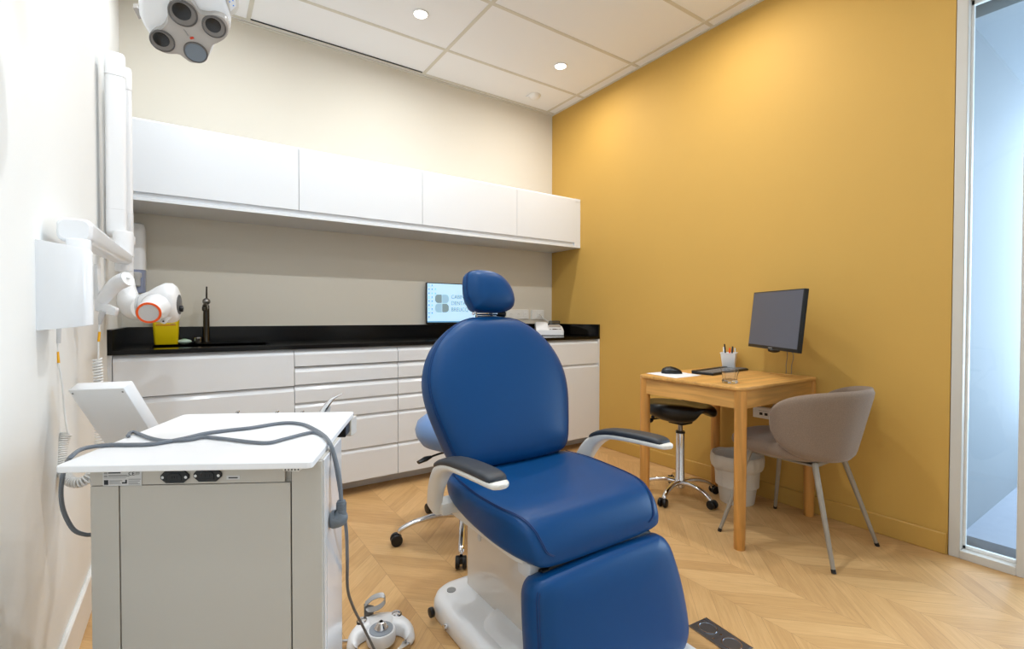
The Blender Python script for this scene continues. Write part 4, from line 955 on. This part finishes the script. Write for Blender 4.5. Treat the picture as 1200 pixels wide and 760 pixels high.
# instruments resting in the holder: only their tips rise above the top's far edge
t = thing('air_water_syringe', 'chrome syringe with a long curved nozzle at the far right of the cart', 'dental instrument', tuple(at(376, 486, 1.38)))
b = BM(); tube(b, [at(377, 506, 1.375), at(377.5, 486, 1.38), at(381, 477, 1.385)], [.009, .0095, .008], 16); tube(b, [at(381, 478, 1.383), at(386.5, 470.5, 1.385), at(393, 465.2, 1.39), at(401.8, 461, 1.39)], [.0085, .0065, .003, .0012], 14); obj('syringe_body', b, 'chrome', t)
b = BM(); tube(b, [at(382, 506, 1.383), at(384, 484, 1.386), at(387, 476, 1.388)], [.006, .006, .003], 12); obj('nozzle_nut', b, 'plastic_grey', t)
for px, lab in ((278, 'leftmost of three instrument tips just showing over the cart top'), (324.3, 'middle one of three instrument tips just showing over the cart top'), (353.6, 'small instrument tip next to the curved syringe')):
    t = thing('dental_handpiece', lab, 'dental instrument', tuple(at(px, 500, 1.385)), group='handpieces in the cart holder')
    b = BM(); cyl(b, at(px, 508, 1.39), at(px+.3, 485, 1.39), .0075, .006, 16, bev=.001); obj('handle', b, 'steel_brushed', t)
    b = BM(); cyl(b, at(px+.3, 485, 1.39), at(px+.4, 481.4, 1.39), .004, .0035, 12); cyl(b, at(px-1.5, 482.8, 1.39), at(px+2.4, 481.6, 1.39), .0022, seg=10); obj('handpiece_head', b, 'chrome', t)

# ---------------------------------------------------------------- grey cables over the cart top
cr = .0041
def ontop(pts, h=0): return [onp(x, y, 2, ZT_+cr+h)+Vector((0, 0, 0)) for x, y in pts]
def fix(pts): return [Vector((p.x, p.y, ZT_+cr+.0003)) for p in pts]
dL = .93
c1 = [at(112, 625.5, 1.03), at(100, 626, 1.0), at(86, 620, .98), at(75, 600, .965), at(71.5, 580, .955), at(73, 560, .95), at(77, 545, .955)]
edge = [Vector((p.x, p.y, ZT_+.003)) for p in ontop([(83, 534.5)])]
t = thing('mains_cable', 'thick grey mains lead with a hanging plug, coiled over the cart top', 'cable', tuple(at(100, 626, 1.0)))
topA = fix(ontop([(98, 525.5), (127, 521.3), (152, 521), (179, 520), (213.7, 514), (240, 507.8), (268, 504), (294.7, 501), (320, 496.8), (339, 495.2), (355, 497), (366, 501.5)]))
offr = [onp(377, 508, 2, ZT_+.0045), onp(384.5, 515.5, 2, ZT_+.004), at(391, 530, 1.01), at(397.5, 558, 1.0), at(400, 587, 1.0)]
b = BM(); tube(b, c1+edge+topA+offr, cr, 12); obj('lead', b, 'grey_cable', t)
# plug
pk = at(400.5, 587, 1.0); T = basis(at(394.5, 604, 1.0), RT, (0, 0, 1))
b = BM(); cyl(b, at(400, 586, 1.0), at(400.5, 601, 1.0), .0085, .0095, 16)
for k in range(4): cyl(b, at(400, 588.5+k*2.6, 1.0), at(400, 589.8+k*2.6, 1.0), .0105, seg=16)
tube(b, [at(401, 600, 1.0), at(398, 606, 1.0), at(391, 608, 1.0), at(386, 608, 1.0)], [.011, .018, .019, .013], 18, sc=(1, 1)); obj('plug', b, 'grey_plug', t)
b = BM()
for dy in (-.004, .008): cyl(b, at(387, 607, 1.0)+FW*dy, at(383, 606.2, 1.0)+FW*dy, .0022, seg=10)
obj('plug_pin', b, 'steel', t)
t = thing('pedal_cable', 'thinner grey cable running from the cart top down to the foot pedal', 'cable', tuple(at(436, 758, 1.5)))
topB = fix(ontop([(149.8, 510.5), (152, 507.5), (156.5, 506), (165, 509), (176, 513), (190, 515.8), (202, 516.2), (222, 515), (240, 512), (262, 513.8), (282, 516.3), (300, 518.2), (315.7, 518.4), (332, 514.5), (345, 511), (358, 507.8), (369, 506.3)]))
T0 = topB[0].copy(); 
offb = [onp(379, 510.5, 2, ZT_+.0045), onp(386.5, 519, 2, ZT_+.003), at(392.5, 540, 1.005), at(399, 578, 1.01), at(405.5, 618, 1.05), at(407, 655, 1.13), at(407.5, 690, 1.23), at(414, 711, 1.33), at(424, 731, 1.41), at(436, 755, 1.46), at(441, 766, 1.47), at(444, 775, 1.47)]
b = BM(); tube(b, [Vector((topB[0].x+.004, topB[0].y, ZT_+.0045))]+topB+offb, .0037, 12); obj('lead', b, 'grey_cable', t)

# ================================================================== FOOT PEDAL
hc = Vector((.513, 1.515, 0)); fa = Vector((.33, .944, 0)).normalized(); fr_ = Vector((fa.y, -fa.x, 0))
def pp_(r, a, z): return hc+fr_*(r*math.sin(R(a)))+fa*(r*math.cos(R(a)))+Vector((0, 0, z))     # a = 0 away from viewer, + to the right
t = thing('foot_pedal', 'white horseshoe foot control with a chrome knob on the parquet', 'foot control', tuple(hc))
b = BM(); rs = []
for a in range(-118, 119, 6):
    k = min(1, (118-abs(a))/40+.25); ri = .073-.026*max(0, min(1, (85-abs(a))/35)); ro = .108+.004*math.cos(R(a)); ht = .030+.020*max(0, math.cos(R(a*.75)))*k
    if abs(a) > 100: ro -= (abs(a)-100)*.0007; ri += (abs(a)-100)*.0004
    rs.append([pp_(r_, a, z) for r_, z in ((ri, .004), (ri+.002, ht-.010), (ri+.008, ht-.002), ((ri+ro)/2, ht), (ro-.012, ht-.004), (ro-.003, ht-.014), (ro, .010), (ro-.002, .004))])
rings(b, rs)
rs = []
for d_, w, z in ((.015, .036, .050), (.04, .036, .052), (.066, .044, .050), (.085, .06, .048)):
    rs.append([hc+fa*d_+fr_*x+Vector((0, 0, zz)) for x, zz in ((-w, .004), (-w, z-.006), (-w+.006, z), (w-.006, z), (w, z-.006), (w, .004))])
rings(b, rs)
lathe(b, [(.044, .012), (.046, .02), (.046, .046), (.043, .051), (.001, .051)], hc, 40); hb_ = obj('pedal_body', b, 'plastic', t, 50)
b = BM(); lathe(b, [(.038, .0505), (.038, .0535), (.035, .054), (.001, .054)], hc, 40); obj('dial_plate', b, 'dial_grey', t)
b = BM(); lathe(b, [(.022, .053), (.022, .058), (.018, .062), (.017, .066), (.012, .070), (.011, .074), (.006, .076), (.001, .076)], hc, 32); kn = obj('joystick_knob', b, 'chrome', t)
b = BM(); sph(b, hc+Vector((0, 0, .075)), .006); obj('knob_tip', b, 'black_gloss', kn)
b = BM(); lathe(b, [(.040, 0), (.042, .002), (.042, .014), (.001, .014)], hc, 40); obj('pedal_foot', b, 'steel', t)
for a in (-42, 32):
    p = pp_(.092, a, .044); b = BM(); lathe(b, [(.019, -.004), (.019, .002), (.001, .002)], p, 24); obj('button_recess', b, 'black_plastic', t)
    b = BM(); lathe(b, [(.015, 0), (.016, .004), (.014, .008), (.007, .010), (.001, .010)], p, 24); obj('push_button', b, 'chrome', t)
for s in (-1, 1):
    b = BM(); rs = []
    for a in range(0, 60, 6):
        aa = s*(116+a*.8); ri = .075+a*.0002; ro = .101-a*.0004
        rs.append([pp_(r_, aa, z) for r_, z in ((ri, .006), (ri, .022), (ro, .020), (ro, .006))])
    rings(b, rs); obj('steel_arm', b, 'steel', t)
b = BM()
box(b, (-.009, -.001, 0), (.009, .001, .0006), 0, 1, 0, basis(pp_(.098, -8, .0492), fr_, fa)); obj('printed_mark', b, 'ink_light', t, 0)
# standing carry bracket
b = BM(); p0 = onp(436, 712, 2, .0); p0 = pp_(.112, -22, 0)
q0, q1 = p0-fr_*.016, p0+fr_*.016
prism(b, [q0+Z3*.004, q1+Z3*.004, q1+Z3*.070, q0+Z3*.082], fa*.0025)
pts = [q0+fr_*.004+Z3*.080, q0+fr_*.03+Z3*.094+fa*.01, q0+fr_*.062+Z3*.100+fa*.006, q0+fr_*.070+Z3*.088-fa*.012, q0+fr_*.048+Z3*.074-fa*.02, q0+fr_*.018+Z3*.066-fa*.012, q0+fr_*.006+Z3*.070]
cc = catmull(pts, 6); rs = []
for i, p in enumerate(cc):
    d = (cc[min(i+1, len(cc)-1)]-cc[max(i-1, 0)]).normalized(); wv = fa.lerp(Z3, .35).normalized(); nv = d.cross(wv).normalized()
    rs.append([p+wv*.009+nv*.0012, p-wv*.009+nv*.0012, p-wv*.009-nv*.0012, p+wv*.009-nv*.0012])
rings(b, rs); obj('carry_bracket', b, 'steel_brushed', t)
b = BM(); cyl(b, pp_(.105, -82, .02), pp_(.125, -82, .02), .006, seg=14); obj('cable_gland', b, 'chrome', t)
# ================================================================== X-RAY UNIT
xr = thing('dental_xray_unit', 'white wall mounted dental x-ray unit with folded arm on the left wall', 'x-ray unit', (XL, 1.75, 1.03))
# control box: bulged plan, mounted on the left wall
def bx_ring(z, k=1):
    pts = [(XL, 1.640), (XL+.03, 1.637), (XL+.06, 1.637), (XL+.085, 1.642), (XL+.098, 1.650), (XL+.1045, 1.664), (XL+.101, 1.70), (XL+.088, 1.745), (XL+.065, 1.762), (XL, 1.765)]
    return [Vector((XL+(x-XL)*k, 1.70+(y-1.70)*(k*.25+.75), z)) for x, y in pts]
b = BM()
def slope(r, dz):  # top falls away from the wall
    return [Vector((p.x, p.y, p.z-dz*(p.x-XL)/.11)) for p in r]
rings(b, [slope(bx_ring(1.034, .96), -.012), slope(bx_ring(1.038), -.010), slope(bx_ring(1.255), .018), slope(bx_ring(1.260, .96), .018)]); obj('control_box', b, 'plastic', xr, 35)
b = BM(); p = [Vector((XL+.1025, y, z)) for y, z in ((1.67, 1.10), (1.68, 1.10), (1.68, 1.125), (1.67, 1.125))]; prism(b, p, (.0012, 0, 0)); obj('key_marks', b, 'plastic_grey', xr, 0)
b = BM(); cyl(b, (XL+.072, 1.705, 1.235), (XL+.072, 1.705, 1.274), .026, seg=32, bev=.004); obj('swivel', b, 'plastic', xr)
# horizontal arm along the wall
a0, a1 = Vector((XL+.064, 1.695, 1.298)), Vector((-.225, 2.60, 1.312)); ad = (a1-a0).normalized(); aw = Vector((ad.y, -ad.x, 0))
b = BM(); rs = []
for s, k, ky in ((0, .80, .80), (.008, .95, .95), (.02, 1, 1), (.10, .98, .97), (.55, .92, .82), (.97, .86, .70), (1.0, .8, .6)):
    rs.append([a0+(a1-a0)*s+aw*(cx_*k)+Z3*(cz_*ky) for cx_, cz_ in rrect(.074, .064, .020, 6)])
rings(b, rs); obj('horizontal_arm', b, 'plastic', xr, 40)
b = BM(); cyl(b, a1+Vector((0, 0, .01)), a1+Vector((0, 0, .115)), .036, seg=32, bev=.004); cyl(b, a1+Vector((0, 0, -.055)), a1+Vector((0, 0, .0)), .030, seg=32, bev=.006); obj('arm_joint', b, 'plastic', xr)
# folded scissor beams standing upright
def beam(px0, px1, d, ytop, ybot, yc_top, yc_bot, nm):
    xm = (px0+px1)/2; w = (px1-px0)/F*d; c = at(xm, 371, d); ztop = at(xm, ytop, d).z; zbot = at(xm, ybot, d).z; z1, z2 = at(xm, yc_top, d).z, at(xm, yc_bot, d).z
    v = ray(xm+6, 371); v.z = 0; v.normalize(); u = Vector((v.y, -v.x, 0)); dep = .10; w *= .82
    def rr(z, k, dz=0): return [Vector((c.x, c.y, z))+u*(x*k)+v*(y*k+dep/2) for x, y in rrect(w, dep, .018, 6)]
    b = BM(); rings(b, [rr(z2, .97), rr(z1, .97)]); m = obj(nm, b, 'plastic', xr, 40)
    b = BM(); rings(b, [rr(z1+.001, 1), rr(ztop-.03, 1), rr(ztop-.012, .97), rr(ztop-.003, .85), rr(ztop, .65)]); obj('beam_cap', b, 'plastic', m, 50)
    b = BM(); rings(b, [rr(zbot, .7), rr(zbot+.004, .85), rr(zbot+.02, 1), rr(z2-.001, 1)]); obj('beam_cap', b, 'plastic', m, 50)
    return c, w, zbot
c1_, w1, zb1 = beam(126, 150, 2.03, 61.5, 276, 90, 245, 'scissor_beam')
c2_, w2, zb2_ = beam(140.5, 157.5, 2.19, 79, 281, 106, 250, 'scissor_beam')
# suspension tube down to the tube head
p1 = at(149, 279, 2.21); p2 = at(149, 330, 2.21)
b = BM(); cyl(b, p1, p2, .024, seg=28); cyl(b, p1+Z3*.01, p1-Z3*.03, .030, seg=28, bev=.004); obj('suspension_tube', b, 'plastic', xr)
b = BM(); tube(b, [at(149, 326, 2.21), at(149.5, 340, 2.205), at(152, 354, 2.19), at(160, 361.5, 2.165), at(168, 361, 2.14)], [.026, .034, .048, .052, .050], 24); obj('yoke', b, 'plastic', xr)
# tube head: egg-shaped body with side disc and a short cone towards the viewer
hc2 = at(187, 356, 2.08)
u = Vector((1, -.20, 0)).normalized(); f3 = Vector((-u.y, u.x, 0)); KU = .80
b = BM(); rs = []
for t_, r_, dz in ((-.088, .050, -.014), (-.080, .056, -.012), (-.045, .062, -.006), (-.01, .074, .003), (.03, .084, .010), (.06, .083, .010), (.078, .074, .006), (.088, .060, .0), (.092, .035, .0)):
    rs.append([hc2+u*t_*KU+f3*(r_*.85*math.cos(a))+Z3*(r_*math.sin(a)*.98+dz-(.010 if math.sin(a) < 0 else 0)*math.sin(a)*-1) for a in [2*math.pi*k/40 for k in range(40)]])
rings(b, rs); th_ = obj('tube_head', b, 'plastic', xr, 60)
b = BM(); cyl(b, hc2-u*.094*KU-Z3*.013, hc2-u*.086*KU-Z3*.013, .053, seg=36, bev=.002); obj('collar_ring', b, 'plastic_grey', th_)
b = BM(); sph(b, hc2+u*.088, .052, (.16, .9, 1), rot=None) if 0 else cyl(b, hc2+u*.080*KU-Z3*.002, hc2+u*.093*KU-Z3*.002, .048, .044, seg=32, bev=.003); ds = obj('side_disc', b, 'jug_grey', th_)
b = BM(); cyl(b, hc2+u*.092*KU-Z3*.02, hc2+u*.108*KU-Z3*.02, .014, seg=18, bev=.003); obj('side_knob', b, 'black_plastic', ds)
# cone
cp_ = at(174.3, 366.4, 1.915); cd = (cp_-(hc2+u*.0-Z3*.004)).normalized()
b = BM(); Tc = Matrix.Translation(hc2-Z3*.004) @ frame_from(cd).to_4x4(); L_ = (cp_-(hc2-Z3*.004)).length
lathe(b, [(.056, .0), (.056, .055), (.0545, .060), (.0545, .066), (.052, .070), (.045, L_-.022), (.0415, L_-.004), (.0405, L_-.001), (.001, L_-.001)], (0, 0, 0), 48, 0, Tc); cn = obj('collimator', b, 'plastic', th_, 40)
b = BM(); lathe(b, [(.0415, L_-.0035), (.0425, L_-.001), (.0415, L_+.002), (.034, L_+.002), (.034, L_-.001)], (0, 0, 0), 48, 0, Tc); obj('orange_ring', b, 'orange', cn, 40, label='bright orange ring')
b = BM(); lathe(b, [(.0341, L_-.001), (.0341, L_+.0008), (.001, L_+.0008)], (0, 0, 0), 48, 0, Tc); obj('cone_window', b, 'plastic_grey', cn, 40)
b = BM(); lathe(b, [(.0565, .045), (.0575, .046), (.0575, .052), (.0565, .053)], (0, 0, 0), 48, 0, Tc); obj('dial_scale', b, 'plastic_grey', th_, 40)
b = BM(); k0 = at(191.5, 376, 2.0); prism(b, [at(x, y, 2.0) for x, y in ((183, 374.5), (201, 371), (196, 377), (192, 379.5), (188, 378))], f3*.02, 0, .001); cyl(b, k0+Z3*-.001, k0-f3*.004-Z3*.001, .0035, seg=12, mi=1); obj('angle_pointer', b, ['plastic', 'ink'], th_)
# cord from the box bottom
bx0 = Vector((XL+.045, 1.70, 1.034))
p = at(67.5, 388, 1.365)
b = BM(); cyl(b, at(67.5, 382, 1.37), at(67.8, 402, 1.37), .0085, .0065, 16); sr = obj('strain_relief', b, 'plastic_grey', xr)
b = BM(); tube(b, [at(67.6, 401, 1.37), at(67.3, 411, 1.37), at(68.5, 425, 1.37), at(73, 452, 1.38), at(75.5, 480, 1.39), at(78, 500, 1.39), at(80.2, 508, 1.39)], .0022, 8); cw = obj('thin_cord', b, 'cord_white', xr)
b = BM(); tube(b, [at(67.3, 412, 1.37), at(67.8, 418, 1.37), at(68.6, 425, 1.37)], .0036, 10, smooth=2); obj('cord_marker', b, 'yellow_mark', cw, label='yellow sleeve on the cord')
b = BM(); tube(b, helix([at(78, 507, 1.40), at(73, 520, 1.39), at(71, 535, 1.38), at(74, 552, 1.37), at(83, 563.5, 1.36), at(94, 565, 1.36), at(104, 560, 1.37), at(110, 552, 1.39)], .0125, 34), .0028, 6, smooth=1); obj('coiled_cord', b, 'cord_white', xr)

# ---- hand switch in its wall holder
hs = thing('exposure_hand_switch', 'white hand switch held in a small wall bracket under the x-ray arm', 'hand switch', tuple(at(120, 370, 1.62)))
b = BM(); d = 1.62
prism(b, [at(x, y, d) for x, y in ((110, 309), (113.5, 309.5), (116, 352), (110, 350))], f3*.03, 0, .002)
prism(b, [at(x, y, d) for x, y in ((110, 350), (134.5, 360.5), (135.5, 363), (133.5, 369.6), (119, 367), (111, 363.5))], f3*.035, 0, .002)
prism(b, [at(108, 312, d)+f3*.0, at(111, 312, d), at(111, 350, d), at(108, 350, d)], f3*.03); obj('holder', b, 'plastic', hs)
b = BM(); tube(b, [at(119.5, 353, d+.01), at(127, 343, d+.01), at(135, 334, d+.01), at(143, 329, d+.01), at(150, 326.5, d+.01)], [.019, .022, .025, .028, .027], 20, sc=(1, .9)); obj('switch_handle', b, 'plastic', hs, 60)
b = BM(); tube(b, [at(140, 326.3, d+.008), at(147, 325, d+.008), at(152, 326.2, d+.008)], [.003, .005, .003], 10, sc=(1, .6)); obj('switch_button', b, 'plastic_grey', hs)
b = BM(); tube(b, [at(121, 364, d), at(118.5, 372, d), at(117, 380, d)], [.0105, .008, .004], 14); obj('strain_relief', b, 'plastic_grey', hs)
b = BM(); tube(b, [at(117, 378, d), at(116.3, 388, d), at(115.5, 400, d), at(115.3, 421, d)], .0024, 8); cw = obj('thin_cord', b, 'cord_white', hs)
b = BM(); tube(b, [at(116.6, 388.5, d), at(115.6, 400, d)], .0038, 10, smooth=1); obj('cord_marker', b, 'yellow_mark', cw, label='yellow sleeve on the cord')
b = BM(); tube(b, helix([at(114, 420, d+.01), at(115, 440, d+.01), at(116, 470, d+.01), at(117, 520, d+.01)], .0115, 30), .0030, 6, smooth=1); obj('coiled_cord', b, 'cord_white', hs)

# ================================================================== SURGICAL LAMP
lc = at(221, 36, 1.13)
ln_ = (-ray(221, 36).normalized()*.70-Z3*.55).normalized()                          # the way the lens looks: down and a little to the viewer
def lpt(px, py, off=0): p = onpl(px, py, lc, ln_); return p+ln_*off
sl = thing('surgical_lamp', 'white dental lamp head with four dark reflector openings at the top left', 'lamp', tuple(lc))
# frame of the lens: clover outline
hol = [(214.3, 13.0), (250.7, 28.7), (229.3, 58.7), (190.3, 45.2)]
hp3 = [lpt(*p) for p in hol]; cc3 = sum(hp3, Vector())/4
out = [(214, -6), (222, -4), (229, 4), (234, 12), (243, 14.5), (254, 14.5), (264, 19), (268.8, 30), (266, 41), (258, 47), (250, 51), (246.5, 58), (243, 67), (234, 71.8), (224, 71.5), (216, 66.5), (209, 61.8), (197, 61.2), (187.5, 58), (179, 50), (177, 40), (182, 33.8), (190, 30.5), (196, 22), (196.5, 12), (199, 2), (205, -4)]
o3 = catmull([lpt(*p) for p in out]+[lpt(*out[0])], 4)[:-1]
def lr_ring(s, w, sh=Vector()): return [cc3+(p-cc3)*s+ln_*w+sh for p in o3]
b = BM(); rings(b, [lr_ring(s, w) for s, w in ((1.0, -.02), (1.01, -.006), (1.0, .004), (.965, .010), (.93, .0095), (.5, .0095), (.1, .0095))]); lens = obj('lens_plate', b, 'lamp_lens_frame', sl, 50)
# housing
upb = (UP-ln_*UP.dot(ln_)).normalized()
hs_c = [(160, 20), (166, 33), (174, 45), (184, 55), (194, 62), (206, 66), (218, 72), (231, 76), (243, 73), (250, 64), (254, 55), (264, 49), (272, 38), (273, 24), (268, 8), (262, -8), (250, -26), (225, -40), (195, -38), (172, -22), (160, -2)]
h3 = catmull([lpt(*p) for p in hs_c]+[lpt(*hs_c[0])], 4)[:-1]; hcn = sum(h3, Vector())/len(h3)
# inner contour follows the clover: housing starts just behind it
b = BM()
def hr_ring(s, w, sh=0): return [hcn+(p-hcn)*s+ln_*w+upb*sh for p in h3]
rings(b, [hr_ring(s, w, sh) for s, w, sh in ((.3, -.006, 0), (.86, -.006, 0), (.945, -.012, 0), (.965, -.030, 0), (.93, -.055, .004), (.84, -.078, .010), (.66, -.096, .018), (.4, -.106, .024), (.1, -.110, .026))]); hsg = obj('lamp_housing', b, 'plastic', sl, 60)
for i, (p, q_) in enumerate(zip(hol, hp3)):
    Tn = Matrix.Translation(q_) @ frame_from(ln_).to_4x4(); rr_ = .0225 if i != 0 else .026
    b = BM(); lathe(b, [(rr_*1.12, .0094), (rr_*1.10, .013), (rr_, .0142), (rr_*.96, .0120), (rr_*1.02, .0095)], (0, 0, 0), 36, 0, Tn); obj('reflector_rim', b, 'rim_dark', lens)
    b = BM(); lathe(b, [(rr_, .0098), (rr_*.98, .0125), (.001, .0125)], (0, 0, 0), 36, 0, Tn); rf = obj('reflector', b, 'lens_shade' if i != 2 else 'lamp_reflector', lens)
    if i != 2:
        b = BM(); d_ = upb*(.3 if i else .4)*rr_
        lathe(b, [(rr_*.72, .0120), (rr_*.70, .0150), (rr_*.1, .0165), (.001, .0165)], (0, 0, 0), 28, 0, Matrix.Translation(q_+upb*rr_*.22-RT*rr_*.1) @ frame_from(ln_).to_4x4()); obj('reflector_cup', b, 'lamp_black', rf)
b = BM(); lp_ = lpt(225, 42, .0102); tR = (hp3[1]-hp3[3]).normalized(); tU = ln_.cross(tR)
tU = tU if tU.dot(UP) > 0 else -tU
Tm = basis(lp_, tR, tU)
zs = 1 if (Tm.to_3x3() @ Z3).dot(ln_) > 0 else -1
prism(b, [Tm @ Vector((x, y, 0)) for x, y in ((-.004, -.002), (.004, -.002), (.0045, .001), (.003, .003), (-.003, .003), (-.0045, .001))], ln_*.0008)
prism(b, [Tm @ Vector((x, y, 0)) for x, y in ((-.006, .006), (-.004, .006), (-.003, .016), (-.005, .022))], ln_*.0006, 1); obj('warning_mark', b, ['red_print', 'ink_light'], lens, 0, label='small red printed mark')
# control handle piece on the right, clip on the left
b = BM(); P = [(264, -14), (276, -12), (280.2, -2), (281, 14), (277, 21), (268.5, 26.5), (266, 14)]
prism(b, [lpt(x, y, -.020) for x, y in P], ln_*-.03, 0, .003); kp = obj('keypad_housing', b, 'plastic_warm', sl, 40)
b = BM(); prism(b, [lpt(x, y, -.0185) for x, y in ((267, -10), (274.5, -8), (277.5, 12), (270.5, 18))], ln_*-.004); 
obj('keypad_face', b, 'plastic', kp, 40)
b = BM()
for x, y in ((271, 1), (273.3, 5), (274, 11), (269.5, 6.5)): cyl(b, lpt(x, y, -.019), lpt(x, y, -.0172), .0014, seg=10)
obj('key_marks', b, 'icon_blue', kp)
b = BM(); prism(b, [lpt(x, y, -.03) for x, y in ((155, 17), (160, 16.8), (168, 29.5), (162, 30.3))], ln_*-.02); obj('handle_clip', b, 'lamp_lens_frame', sl, 0)
b = BM(); rs = [];
for k_, (s, w) in enumerate(((.5, -.03), (.98, -.035), (1.0, -.05), (.9, -.075), (.5, -.09))): rs.append([lpt(194, -10)+(p-hcn)*s*.78*(1)+ln_*(w) for p in h3])
rings(b, rs); obj('side_shell', b, 'plastic_warm', sl, 60)
# arm up to the ceiling
top = lc+upb*.03-ln_*.10
b = BM(); tube(b, [top, top+Z3*.12+upb*.04, top+Z3*.25+upb*.03, top+Z3*.38], .018, 16); tube(b, [top+Z3*.37, Vector((top.x+.35, top.y-.35, top.z+.50)), Vector((top.x+.62, top.y-.62, top.z+.55))], .024, 16, smooth=1)
e_ = Vector((top.x+.62, top.y-.62, 0)); cyl(b, (e_.x, e_.y, top.z+.50), (e_.x, e_.y, ZC), .03); cyl(b, (e_.x, e_.y, ZC-.05), (e_.x, e_.y, ZC), .09, seg=32, bev=.01); obj('ceiling_arm', b, 'plastic', sl)
